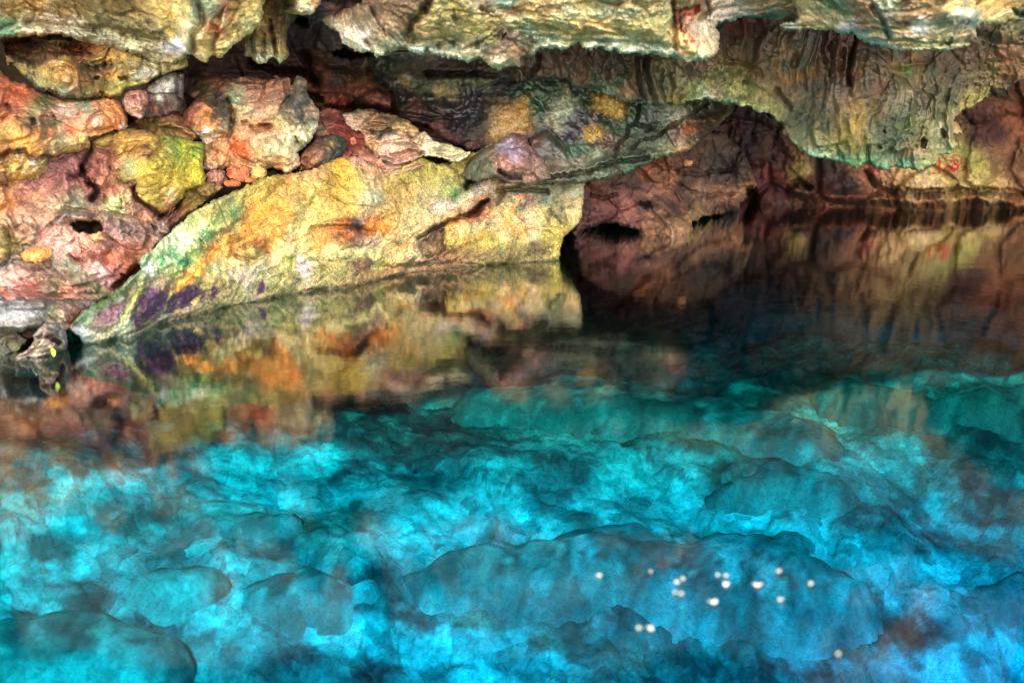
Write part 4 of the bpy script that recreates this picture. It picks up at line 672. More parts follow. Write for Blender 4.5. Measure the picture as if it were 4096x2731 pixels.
Sheet("B 595,180 640,138 740,98 930,30 1040,-400 C 2700,-500 2700,130 2331,157 2200,132 2080,152 1985,186 1920,181 1880,200 1860,190 1830,230 1872,330 1862,420 1790,522 1700,532 1570,522 1490,496 1420,502 1300,457 1260,467 1120,452 1020,462 980,432 830,412 770,442 700,432 680,382 560,402 450,412 340,402 270,472 190,492 170,582 B 2290,572 2160,582 2090,612 2010,562 1960,482 1880,522 1700,502 1560,472 1500,422 1430,472 1300,402 1220,432 1170,442 1090,502 1000,432 870,422 780,352 740,282 660,242",
      "B 620,180,8.9 900,400,8.5 1100,480,8.4 1600,470,8.3 2100,600,8.5 C 300,450,8.4 800,420,8.2 1400,480,8.1 1750,500,8.1 1850,200,8.5 2300,150,8.6 B 1000,100,8.2 1500,150,7.9 1400,-350,7.6 C 800,100,7.7 1500,150,7.9 1000,-400,7.2 2500,-400,7.6 2200,30,8.3",
      """B 650,180 a08058 760,120 8a6840 850,60 8a6c4c 950,60 8c6c48 1050,80 80684c 1200,60 74583c 1350,60 785c44 1400,120 6c5040 1480,40 5c4c40 680,230 d8dccc 740,220 c8c0a8 800,160 b8a080 850,200 c0a880
      900,130 a8906c 1000,170 a88c64 1100,150 a07858 1150,180 b08c68 1200,230 c8b090 1100,260 b8a07c 1050,300 9a7c5c 1000,250 d0b894 940,250 9a7c54 900,270 e0dcc0 850,280 f0ece0 940,290 e8e8e8 960,310 dcdce0
      850,330 ece4d0 900,360 f4ecd8 900,400 d8e0d0 950,410 e0ecdc 1000,350 a08c5c 1050,400 b8b898 1100,320 9a8c5c 1150,350 788c68 1200,300 8a7450 1280,200 8a6c4c 1300,150 806448 1300,250 8c7044 1350,300 9c9868
      1180,400 6c8468 1250,350 a8a888 1100,440 c8d0a8 1090,480 d0d4b0 1400,250 c09c50 1450,200 c8a868 1420,120 a8a458 1500,280 c8a048 1550,150 b0a848 1600,80 b0a44c 1600,250 c8a854 1700,180 a8a050 1730,140 6a603c
      1750,250 a89a48 1800,100 c8a848 1700,60 b8a858 1850,60 c0b080 1950,40 d0b090 2000,80 4c4438 2050,60 d8c8a8 2150,60 8cb8a0 2200,40 a0c0a8 1900,150 c0b46c 2050,160 d0b878 2200,110 a87c48 2150,180 b4b078
      2250,220 a0a868 1900,220 b8ac44 2000,250 a89c40 1850,300 b0a040 1700,330 a8983c 1600,340 a8943c 1450,340 98904c 1400,320 8c8850 1450,380 c0bc90 1350,390 b0ac80 1550,380 6c8468 1600,400 5c7460
      1650,400 a8a064 1700,400 7c8c68 1720,380 506058 1750,440 c0b880 1680,450 c8d0bc 1600,450 b8c4b4 1520,440 98a898 1450,460 d8ece0 1400,440 c8dcd4 1780,480 d8e4d8 1830,450 c8b06c 1850,490 c8c8a0
      1900,400 7c7c4c 2000,390 68705c 1930,380 506058 1950,450 b8b080 2000,350 9c9448 2100,350 b0a454 2080,400 68584c 2150,380 7c6050 2250,350 9c8058 2280,300 604c44 2200,280 584844 2150,270 5c4c48
      2130,330 3c3430 2010,440 5c5044 2100,450 b8946c 2200,450 a88860 2250,420 a07c54 2200,380 8c6c54 2280,450 8c6c50 2050,520 c8bc94 2150,520 c0b48c 2250,530 a8946c 2090,590 c8d0a4 2200,560 b8ac84 1980,530 b8b898
      C 50,100 a08040 150,90 805c2c 250,50 b09448 300,40 c09c60 400,90 7c6838 500,70 a89468 600,80 b0b890 700,50 9c8c44 800,30 948840 900,40 7c7c48 1000,30 94803c 1100,50 8c7434 1200,60 8c8844 1300,40 a08c48
      1380,30 8c8450 100,160 c8b888 250,160 b8b070 350,150 8c7c48 450,150 c0bc78 550,130 bcc488 650,150 c0bc78 750,120 a8ac78 850,140 a8b07c 950,80 a8b890 1000,150 c8cc98 1080,100 c0ccb0
      1200,120 a0a460 1300,150 98984c 1400,100 98a060 1450,150 8ca054 200,200 688c68 300,230 a89850 400,200 8c8044 500,200 b8ac60 600,220 b8a458 700,200 c8ac58 800,210 c0a050 900,200 c4ac58 1000,200 b09c50
      900,250 d8b870 1100,200 b0a04c 1200,200 98884c 1300,220 98903c 1400,230 90984c 350,280 a09048 450,290 a08c44 550,280 b89c50 700,280 c0a454 600,320 a08c48 800,300 a89c4c 900,300 b8a048 1000,290 a89c40
      1100,270 b0a84c 1200,300 c0b058 1300,300 b8a454 1400,320 8c8448 200,290 90b4a0 280,310 a0b498 350,350 8ca490 250,370 786c54 450,340 7ca090 500,380 d0dcc0 400,380 c8d0ac 600,360 b8b888 700,350 90a478
      750,380 c8c8a0 850,360 688878 800,400 d0d8c0 900,350 70887c 950,400 d8dcc0 1050,380 a0a888 1100,430 d8e0cc 1000,430 c0ccb4 1150,370 8c9c7c 1200,400 c0d0c0 1270,410 708474 1300,440 c8d8c4 1350,400 88a080
      1400,400 78907c 1400,460 d0d8c0 1450,480 b8c4ac 1480,420 90a488 1480,120 7c4840 1500,170 6c443c 1560,110 b85844 1640,100 9c4030 1600,150 e09080 1680,70 b84c38 1550,40 807838 1650,40 6c7c48 1700,120 889c50
      1520,180 4c4c3c 1520,250 b85440 1520,330 f8e0a0 1550,370 f8d890 1500,300 e8d878 1600,340 f8b070 1620,400 f89468 1560,410 f8b870 1600,440 e89870 1640,440 b8c838
      1650,230 a09884 1720,250 b8ac94 1800,230 a89c88 1750,200 c8beac 1850,300 b0a48c 1820,350 a09478 1730,330 b0a084 1720,420 b8b08c 1800,400 c0b090 1750,490 c8c8a4 1650,510 bccca8 1560,500 a8b498
      1700,520 c0ccac 1780,130 b8b0a0 1850,120 c8c0b8 1900,60 d0c0b4 1980,70 b8b0a4 1950,150 c8bcb4 2050,100 c0b8ac 2100,60 b0a48c 2000,20 c8ccbc 1820,50 b8a88c 2200,60 9a7c58 2250,100 98a480 2300,40 b8906c
      2150,30 a8906c 2250,20 9a7454 2300,130 8cb09c""",
      dict(big=.16, facet=.045, fine=.022, s=.9, pit=.02, ps=.06),
      feats=[('g', "B 1540,-20 1480,100 1370,200 1340,300 1400,350", 14, .18), ('r', "B 780,290 900,340 1000,420 1090,470", 14, .08), ('r', "B 1100,-100 1000,60 700,170", 40, .12), ('g', "B 1960,60 2010,95 2060,100", 7, .08),
             ('g', "B 1720,100 1735,190", 6, .05), ('b', "B 2010,430 2140,260 2260,260 2330,330 2290,560 2080,600 2010,540", 40, .16), ('h', "B 2120,320 2180,270 2180,300 2130,350", 6, .07),
             ('g', "C 1475,40 1470,140 1480,260 1490,400", 10, .14), ('h', "C 1500,100 1700,40 1700,110 1560,160 1530,240 1560,300 1510,260", 12, .14), ('b', "C 1560,230 1680,170 1830,180 1870,330 1860,420 1780,520 1640,510 1560,400", 36, .16),
             ('b', "C 1480,260 1550,250 1620,330 1690,340 1670,420 1600,450 1500,410", 20, .12), ('g', "C 1750,20 1760,120 1700,170", 9, .12), ('h', "B 1580,360 1620,365 1620,420 1585,410", 7, .05), ('h', "B 1700,355 1740,355 1735,410 1705,400", 7, .05),
             ('h', "B 1905,360 1960,360 1950,420 1910,410", 7, .05), ('g', "C 360,340 460,330 700,370 900,360 1200,390 1400,390", 12, .05), ('r', "C 100,200 500,190 900,210 1300,250", 40, .08), ('r', "C 400,100 700,120 1100,100", 24, .07), ('g', "C 0,90 300,110 600,60", 12, .06)],
      stains=[('a', "C 1470,250 1540,250 1600,320 1640,390 1640,440 1590,450 1490,400", 5, 'f8cc8c', .8, 12), ('l', "C 1510,180 1540,260 1600,300 1650,350", 7, '8c2014', .85, 12, .0), ('l', "C 1500,130 1580,110 1670,70", 10, 'b04830', .7, 14, .02),
              ('l', "B 780,350 870,420 1000,430 1090,500", 7, 'dce8d8', .7, 12), ('l', "B 1430,472 1560,472 1700,502 1880,520", 6, 'd8ece0', .7, 14), ('l', "C 700,430 980,430 1120,452 1300,457 1420,500 1570,520 1700,530", 6, 'd0dcc4', .7, 14), ('l', "C 1870,185 2080,150 2331,155", 5, 'c8d4cc', .7, 8)],
      seed=47, edge=44, roll=.35, jag=9, step=4.2, back=.9, sat=.68, gain=1.08).build('rock_overhang', M_PALE, 'long olive and cream overhang along the top middle with a ragged pale lip', 'overhang')

Sheet("D 330,-500 350,20 400,110 405,160 380,185 260,190 250,215 300,252 400,272 500,252 600,267 690,257 760,302 880,282 920,332 1000,372 1130,402 1280,432 1400,448 1500,432 1690,432 1860,392 1850,352 1928,320 1902,262 2050,212 2130,222 2240,182 2322,162 3100,100 3100,-500",
      "D 300,230,8.1 700,260,7.9 1000,370,7.8 1400,440,7.7 1850,360,7.8 2300,160,7.8 3000,80,7.6 400,50,7.9 1000,100,7.3 1700,100,7.1 1400,-400,6.9 3000,-400,7.0 500,-400,7.4",
      """D 350,100 7c5044 390,150 5c3430 300,200 8c8c78 280,220 a8b4a0 350,210 a0bcb0 350,160 6c6c5c 400,50 8c8850 450,80 a89c5c 500,50 a8ac80 450,150 c0a464 520,140 d8b88c 550,100 a09058 400,200 c8b880
      420,230 b8bc88 500,200 c8a868 600,180 b89860 600,60 6c8458 650,30 487c60 700,50 407458 780,90 5c7c64 700,120 8c8454 650,220 c0b47c 560,240 a8ac70 700,200 b8a868 780,200 a8a8a4 850,220 98a0a0
      880,240 b0b8c0 750,240 b8b8b8 800,260 c8d0cc 900,280 a0b0a4 850,150 988c5c 800,140 88905c 850,60 9c8464 950,60 a07c58 1000,100 94704c 1050,120 8a6444 950,130 a08058 900,150 7c5440 950,200 9c7850
      960,230 a06c40 1000,200 a8a070 1050,250 988c60 1000,280 80987c 1050,180 a09474 1100,150 7c786c 1100,100 7c8c7c 1130,200 687c70 1170,280 407864 1190,330 3c6858 1100,300 a89868 1050,320 c8b078
      1000,330 b0c4b0 950,330 b0c8c4 1100,380 c0d0cc 1200,400 d8e4dc 1150,350 c8bc80 1250,350 b8a870 1300,400 c0b87c 1350,420 c8c890 1150,60 a8b898 1200,50 a0b49c 1250,100 98906c 1200,200 a09068
      1300,150 9c7c50 1300,200 7c5c44 1320,220 8c5c34 1350,180 887848 1300,60 74604c 1250,30 98a488 1400,50 a08048 1350,100 a48050 1450,100 9c7c44 1400,220 b8b4a8 1430,240 e8ecec 1480,260 e0e8f0
      1400,270 e4ecf0 1450,290 c8c8b0 1350,300 b09c6c 1250,290 a89068 1550,60 a07c48 1500,30 b08c4c 1600,30 98884c 1550,150 b89c60 1650,180 b8b080 1600,220 68888c 1550,250 a8a480 1700,120 d8d8b0
      1750,100 e8d8a8 1780,150 f8f0e0 1720,150 f0e0c0 1850,100 d8d0a0 1880,130 b8c4a0 1900,170 3c7068 1880,200 588478 1800,190 c8c4a8 1820,60 98a490 1700,60 c0a850 1800,30 b8a440 1900,50 d8ac48
      2000,60 e0b048 2100,60 e0b850 2200,60 c89c44 2000,120 d8b060 2100,120 d8b050 2170,120 f0dc9c 2200,170 c8b458 2100,190 c8bc80 1950,190 c8c098 2000,180 d0b870 1850,230 98b49c 1700,250 a8ac8c
      1600,300 b8b47c 1450,330 c8bc78 1550,340 8c7c54 1650,330 b8a870 1500,400 c8c888 1600,400 b8b87c 1700,370 b0a470 1650,420 c8d8b0 1750,350 bcb07c 1800,300 a88c54 1850,270 b08c58 1880,310 b89860
      1830,370 c0b480 1750,390 c0c090 1450,420 c0d0a8 2240,100 7c8c4c 2280,110 286c54 2300,150 84a090 2270,150 6c9c8c 2260,60 b89c50 2310,50 a89048""",
      dict(big=.13, facet=.03, fine=.018, s=.8, strata=.018, sh=.12),
      feats=[('g', "D 600,0 700,60 800,130 880,150", 14, .06), ('g', "D 1050,80 1120,180 1150,260 1190,330", 10, .08), ('b', "D 1640,190 1700,90 1800,60 1900,110 1910,180 1800,200", 34, .14), ('r', "D 900,0 1050,100 1150,220", 30, .08),
             ('b', "D 700,250 760,200 880,220 900,300 780,290", 22, .05), ('g', "D 1240,60 1290,30 1340,0", 12, .08), ('g', "D 1220,340 1500,370 1660,360 1850,370", 6, .07), ('g', "D 1300,390 1500,400 1680,385", 5, .05), ('g', "D 1620,375 1700,365", 4, .09),
             ('h', "D 1290,200 1340,190 1340,230 1300,230", 7, .04), ('g', "D 2240,90 2270,130 2320,130", 7, .1), ('b', "D 260,190 380,100 395,130 300,190", 10, .05), ('r', "D 1000,330 1300,330 1700,320 1900,280", 14, .06)],
      stains=[('l', "D 620,10 760,70 830,140 850,200", 9, '40745c', .55, 24, .0), ('l', "D 1000,20 1100,110 1130,230 1190,330", 7, '4c7c6c', .5, 14), ('l', "D 920,335 1130,402 1400,446", 6, 'dceaE4'.lower(), .7, 10), ('a', "D 1370,230 1430,215 1500,270 1420,290 1370,265", 8, 'eef2f4', .8, 14)],
      seed=51, edge=46, roll=.35, jag=7, step=4.2, back=.8, sat=.72, gain=.98).build('rock_overhang', M_PALE, 'golden yellow overhang filling the top right corner, with a white frilly lip', 'overhang')

Sheet("A -700,360 0,345 120,315 300,300 345,330 420,290 520,320 590,322 800,382 1100,452 1350,532 1480,542 1590,470 1640,480 1700,512 1760,538 1790,472 1850,512 1940,452 1990,382 2060,322 2150,272 2215,200 2242,100 2222,40 B 280,-100 370,60 400,110 460,128 520,122 560,100 575,60 612,30 700,-600 A -700,-600",
      "A -600,300,6.9 0,320,7.0 500,310,7.1 1000,430,7.0 1500,530,6.9 1760,530,6.8 2000,350,6.8 2200,150,6.8 0,50,6.7 800,100,6.5 1500,150,6.4 1800,300,6.5 B 450,100,6.9 300,-500,6.4 A 0,-500,6.3",
      """A 100,60 9a7a2c 300,80 a8823a 500,60 8d7a43 700,60 8a7432 950,80 8b7437 1150,100 8d7433 1350,60 b59a48 1450,120 cdb04f 1550,80 d8c86e 1600,200 e6dfa0 30,200 5f8a6a 60,280 8fb08c 180,200 b5b48a
      250,180 c9c0a0 450,190 c8bba8 620,190 d0c8b0 800,200 8c8a54 300,260 cfc6a6 600,290 c9c8ae 900,330 c0c0a0 1050,240 8f8550 1200,270 8c8450 1350,310 837a4a 1100,400 c5c39d 1300,460 b4ae80 1450,480 a99a62
      1450,280 d9c25c 1400,380 cfd0d0 1550,360 e8e2c0 1500,400 ccd4ea 1620,260 f0dca0 1700,330 c9a748 1750,460 d6c068 1750,520 e8dba0 1850,250 b8682e 1780,220 b56a30 1850,180 e6d090 1850,420 d9c275
      1950,300 cdb35a 2000,120 a5913f 2150,80 b09c4e 2200,150 d6c678 2100,230 d8cc88 1900,100 a0522a 1690,20 8fa37c 1800,50 9aa88a 1640,120 a8b08a 1960,420 d8cc90 250,30 b08830 550,110 9c8038 780,160 988c58 100,130 a08c48
      B 450,60 e8e0b0 500,80 f4f0cc 420,100 c8c484 550,60 c89c60 480,20 d0b878 400,20 c8b888 590,10 b89878 300,-50 b8a878""",
      dict(big=.13, facet=.03, fine=.022, s=.8, pit=.01), feats=[('g', "A 230,190 500,230 800,240 1100,290 1400,380", 12, .10), ('r', "A 300,270 600,290 900,350 1200,440", 24, .12), ('g', "A 1660,-50 1680,60 1720,180 1640,300 1640,440", 12, .14),
             ('b', "A 1320,120 1420,110 1440,240 1350,270 1310,200", 30, .08), ('r', "A 1600,0 1620,160 1600,300 1560,380", 30, .12), ('h', "A 1790,170 1900,60 1880,200 1850,280 1780,260", 14, .14), ('b', "A 1960,200 2000,90 2150,0 2240,60 2230,190 2060,290", 40, .16),
             ('r', "A 1700,350 1740,440 1760,520", 22, .10), ('r', "A 1950,350 1900,430 1860,500", 16, .06), ('g', "A 1800,470 1800,380 1830,300", 9, .09), ('b', "A 1800,180 1850,150 1870,200 1850,230 1810,220", 10, .06), ('b', "B 380,60 470,30 570,50 560,100 460,125 400,105", 26, .14), ('g', "B 340,-40 370,50", 14, .2)],
      stains=[('a', "A 230,170 500,150 700,190 760,220 500,240 300,230", 10, 'd8c8bc', .5, 22, .0), ('a', "A 1390,390 1450,370 1540,385 1580,410 1480,425 1410,412", 7, 'ccd8f0', .7, 14), ('a', "A 0,160 130,150 190,230 100,320 0,330", 12, '5c9478', .5, 26, .02), ('l', "A 1000,230 1200,260 1400,290", 12, '6c6438', .5, 18)],
      seed=53, dy=1.4, edge=50, roll=.4, jag=6, step=4.5, back=.9, sat=.76, gain=1.04).build('rock_overhang', M_PALE, 'nearest mustard yellow overhang in the top left corner, ending in a knobbly nose', 'overhang')

# ------------------------------------------------------------------ cave shell round the masses: back, flanks, roof with an added sun-blocking lip
def shell():
    xs = np.arange(-16, 16.01, .22); n = len(xs)
    prof = [(16.5, -6), (16.6, -3), (16.5, -1), (16.4, 1), (16.2, 2.2), (15.5, 2.9), (14, 3.3), (12.5, 3.3), (11, 3.2), (10, 3.2), (9.2, 3.4), (8.4, 3.9), (7.4, 4.4), (6.2, 4.7), (5.0, 4.8), (4.2, 5.0), (3.9, 5.5), (4.3, 6.0), (6, 6.3), (10, 6.6), (18, 6.8)]
    S = []
    for (a, b) in zip(prof[:-1], prof[1:]):
        L = math.dist(a, b); m = max(2, int(L / .2))
        for k in range(m): S.append((a[0] + (b[0] - a[0]) * k / m, a[1] + (b[1] - a[1]) * k / m))
    S.append(prof[-1]); S = np.array(S)
    X, I = np.meshgrid(xs, np.arange(len(S)))
    lip = np.clip((9 - S[I, 0]) / 4, 0, 1) * (S[I, 1] > 3)  # unseen lip, pulled forward and shaped to keep sun off the rock walls
    Yy = S[I, 0] - .9 * np.maximum(np.abs(X) - 7.5, 0) ** 1.15 * (1 - lip) + lip * np.interp(X, [-6, -4.4, -3.6, -2.4, -1.0, .6, 1.4, 2.2, 3.6, 5], [-4.4, -4.2, -3.9, -3.0, -1.6, -.3, 0, -.4, -.6, -.3]); Z = S[I, 1]
    P = np.stack([X, Yy, Z], -1).reshape(-1, 3)
    d = relief(P, dict(big=.5, facet=.25, fine=.05, s=3), 901)
    P = P + np.stack([0 * d, -d * (1 - .8 * lip.ravel()), -.5 * d], -1)
    i, j = np.meshgrid(np.arange(len(S) - 1), np.arange(n - 1), indexing='ij'); i = i.ravel(); j = j.ravel()
    Q = np.stack([i * n + j, i * n + j + 1, (i + 1) * n + j + 1, (i + 1) * n + j], 1)
    h = fbm(P / 1.2, 5, 77, g=.65)[:, None]; g = fbm(P / .9, 4, 78)[:, None]
    C = lin('8a7458') * (1 + .8 * h) + np.clip(g, 0, 1) * lin('7c7a40')
    link('cave_shell', mk('cave_shell', P, Q, np.clip(C * AK * .25, .01, .6)), M_ROCK, 'brown rock roof and back of the cave, with an added lip blocking the sun', kind='structure')
    # unseen limestone ground added behind the viewer to bounce warm sunlight
    ys = np.linspace(-1.2, -26, 90); xs = np.linspace(-24, 24, 120); X, Yv = np.meshgrid(xs, ys)
    P = np.stack([X, Yv, .25 + .05 * np.maximum(-Yv - 3, 0) - 3.0 * (Yv > -1.3)], -1).reshape(-1, 3)
    P[:, 2] += .18 * fbm(P / 1.5, 5, 88); n = len(xs)
    i, j = np.meshgrid(np.arange(len(ys) - 1), np.arange(n - 1), indexing='ij'); i = i.ravel(); j = j.ravel()
    Q = np.stack([i * n + j, (i + 1) * n + j, (i + 1) * n + j + 1, i * n + j + 1], 1)
    C = lin('a89c84') * (1 + .4 * fbm(P / .6, 5, 89)[:, None])
    link('bounce_shore', mk('bounce_shore', P, Q, np.clip(C, .01, .7)), M_PALE, 'pale unseen limestone ground, added to bounce light', kind='structure')
shell()
# ------------------------------------------------------------------ loose stones, leaf, roots, paint
def stone(letter, x, y, Y, r, cols, label, seed, rz=0, tilt=(0, 0), name='stone', group=None, mat=None, n=4):
    p = pts(f"{letter} {x},{y}")[0]
    c = at_dist(np.array(p[0]), np.array(p[1]), Y)
    return boulder(name, c, r, rz, cols, mat or M_PALE, seed, dict(big=.5 * min(r), facet=.22 * min(r), fine=.03 * min(r), s=1.6 * max(r), crack=.1), n=5, sq=3.0, tilt=tilt, label=label, cat='stone', group=group)
def px(n, Y): return n * Y / F                        # survey pixels -> metres at a distance
stone('A', 2025, 1478, 9.0, (px(50, 9), .07, px(24, 9)), ['c87048', 'd08058', 'a85838'], 'orange brick shaped stone in the crack under the cream boulder', 61, tilt=(0, -8))
stone('A', 2195, 1470, 8.9, (px(29, 9), .05, px(17, 9)), ['d8c080', 'c8a868', 'b89050'], 'small cream stone wedged right of the orange brick shaped stone', 62)
stone('A', 1835, 1510, 9.0, (px(34, 9), .07, px(28, 9)), ['8c6050', '9c7060', '6c4840'], 'dull brown stone left of the orange brick shaped stone', 63)
stone('E', 1870, 68, 8.95, (px(30, 9), .05, px(13, 9)), ['d88050', 'c87048', 'e09868'], 'flat orange stone beneath the orange brick shaped stone', 64)
stone('B', 75, 1468, 9.0, (px(30, 9), .05, px(17, 9)), ['d8b070', 'e0bc80', 'c89858'], 'rounded tan stone at the foot of the cream boulder', 65)
stone('B', 40, 1520, 8.95, (px(34, 9), .05, px(12, 9)), ['d07048', 'e08858', 'b86040'], 'rust orange stone under the rounded tan stone', 66, tilt=(0, 8))
stone('B', 875, 1197, 10.1, (px(11, 10), .025, px(12, 10)), ['d88068', 'c87058'], 'tiny salmon stone lying on the red earth', 67)
stone('B', 1092, 1380, 9.75, (px(12, 10), .03, px(11, 10)), ['e09070', 'd88860'], 'small salmon stone below the pale pink ledge', 68)
stone('E', 770, 497, 7.85, (px(24, 8), .04, px(14, 8)), ['f0b888', 'e0a070', 'd89868'], 'peach coloured stone at the mouth of the dark hole', 69, tilt=(0, 10))
stone('E', 285, 640, 7.6, (px(50, 7.6), .08, px(24, 7.6)), ['c0b048', '8c8838', 'd89858'], 'loaf shaped yellow stone set in the reddish bank', 70, tilt=(0, 8))
stone('E', 1285, 432, 8.65, (px(15, 8.6), .03, px(14, 8.6)), ['c0b0b0', 'a89898'], 'small grey stone beside the roots above the yellow slab', 71)
stone('C', 1590, 1380, 12.2, (px(16, 12.2), .06, px(12, 12.2)), ['e0a078', 'f0b890', 'c88860'], 'light salmon stone stuck on the dark upper face of the far boulder', 72)

def tube(P, r, sides=6):
    P = np.array(P, float); n = len(P); V = []
    for i in range(n):
        t = P[min(i + 1, n - 1)] - P[max(i - 1, 0)]; t /= np.linalg.norm(t) + 1e-9
        a = np.cross(t, [.3, 1, .1]); a /= np.linalg.norm(a) + 1e-9; b = np.cross(t, a)
        rr = r * (1 - .6 * i / (n - 1))
        for k in range(sides): V.append(P[i] + rr * (math.cos(2 * math.pi * k / sides) * a + math.sin(2 * math.pi * k / sides) * b))
    Q = [[i * sides + k, i * sides + (k + 1) % sides, (i + 1) * sides + (k + 1) % sides, (i + 1) * sides + k] for i in range(n - 1) for k in range(sides)]
    return np.array(V), np.array(Q)
def join(parts):
    V, Q, o = [], [], 0
    for v, q in parts: V.append(v); Q.append(q + o); o += len(v)
    return np.concatenate(V), np.concatenate(Q)
M_ROOT = plain('root_bark', (.16, .05, .03), .8)
def roots(spec, Y, label, seed, n):
    rr = np.random.default_rng(seed); parts = []
    for k in range(n):
        a, b = [np.array(q[:2]) for q in pts(spec)]
        a = a + rr.normal(0, 16, 2); b = b + rr.normal(0, 26, 2); L = []
        for t in np.linspace(0, 1, 14):
            q = a + (b - a) * t + np.array([math.sin(t * 5 + k), math.cos(t * 7 + k * 2)]) * 9 * t
            L.append(at_dist(np.array(q[0]), np.array(q[1]), Y + .05 * math.sin(t * 6 + k)))
        parts.append(tube(L, .0035))
    V, Q = join(parts); o = link('roots', mk('roots', V, Q), M_ROOT, label, 'roots')
roots("E 20,900 310,940", 6.95, 'fine red roots trailing over the bank above the whitish ledge', 1, 9)
roots("E 1390,280 1300,430", 8.6, 'thin brown roots hanging in the gap left of the yellow slab', 2, 6)
roots("E 640,560 800,700", 7.75, 'fine dark roots on the crumbled earth below the dark hole', 3, 7)

def leaf():
    p = pts("E 432,1425")[0]; c = at_dist(np.array(p[0]), np.array(p[1]), 6.50)
    L, W = .07, .018; V = []; Q = []; n = 12
    for i in range(n + 1):
        t = i / n; w = W * math.sin(math.pi * t) ** .8 * (1 - .3 * t); z = t * L; b = .012 * math.sin(t * 3)
        V += [(-w, b - .006, z), (0, b, z), (w, b - .006, z)]
    V = np.array(V); V = V @ np.array([[.95, 0, .18], [0, 1, 0], [-.2, 0, .97]]) + c + [0, 0, -.03]
    for i in range(n):
        a = i * 3; Q += [[a, a + 1, a + 4, a + 3], [a + 1, a + 2, a + 5, a + 4]]
    me = mk('leaf', V, Q); o = link('leaf', me, plain('leaf_green', (.30, .36, .03), .5), 'small yellow green leaf standing at the waterline on the knobbly pale rock', 'leaf')
    sl = o.modifiers.new('thick', 'SOLIDIFY'); sl.thickness = .002
leaf()

# graffiti: brush strokes on the far wall, laid 1 cm proud of the rock
FW = bpy.data.objects['rock_wall']
from mathutils.bvhtree import BVHTree
fw_me = FW.data
bvh = BVHTree.FromPolygons([v.co[:] for v in fw_me.vertices], [tuple(p.vertices) for p in fw_me.polygons])
def onwall(u, v):
    d = Vector(rays(np.array(u), np.array(v))); h = bvh.ray_cast(Vector(CAM), d.normalized())
    return np.array(h[0]) - np.array(d.normalized()) * .012
strokes = ["D 1605,1345 1607,1390 1600,1430 1612,1465 1560,1470 1545,1468", "D 1605,1450 1640,1440", "D 1700,1345 1710,1370 1700,1385", "D 1690,1340 1715,1330 1730,1350",
           "D 1720,1320 1760,1312 1790,1335 1795,1370 1775,1395 1740,1400 1730,1370 1745,1340", "D 1640,1470 1650,1430 1680,1408 1710,1415 1730,1440 1735,1460", "D 1650,1495 1660,1480 1690,1470",
           "D 1705,1440 1715,1410 1722,1395", "D 1700,1440 1730,1445 1760,1430 1765,1405 1740,1380", "D 1735,1420 1730,1440 1720,1465", "D 1800,1410 1820,1412 1828,1435 1810,1448 1790,1442", "D 1745,1350 1760,1360 1765,1380"]
wd = [7, 5, 5, 4, 4, 7, 5, 6, 7, 6, 5, 5]
parts = []
for s_, w_ in zip(strokes, wd):
    q = np.array([x[:2] for x in pts(s_)]); m = 8 * (len(q) - 1) + 1
    t = np.linspace(0, len(q) - 1, m); uu = np.interp(t, range(len(q)), q[:, 0]); vv = np.interp(t, range(len(q)), q[:, 1])
    V = []
    for i in range(m):
        a = max(i - 1, 0); b = min(i + 1, m - 1); d = np.array([uu[b] - uu[a], vv[b] - vv[a]]); d /= np.linalg.norm(d) + 1e-9
        w = w_ / 2.1 * (1 + .35 * math.sin(i * 1.3 + len(V))) * (.6 if i in (0, m - 1) else 1)
        for k in (-1, 1): V.append(onwall(uu[i] - k * d[1] * w * .9, vv[i] + k * d[0] * w * .9))
    parts.append((np.array(V), np.array([[2 * i, 2 * i + 1, 2 * i + 3, 2 * i + 2] for i in range(m - 1)])))
V, Q = join(parts)
gp = link('graffiti', mk('graffiti', V, Q), plain('red_paint', (.42, .012, .02), .6), 'looping red painted scrawl on the pale patch of the far wall', 'graffiti')

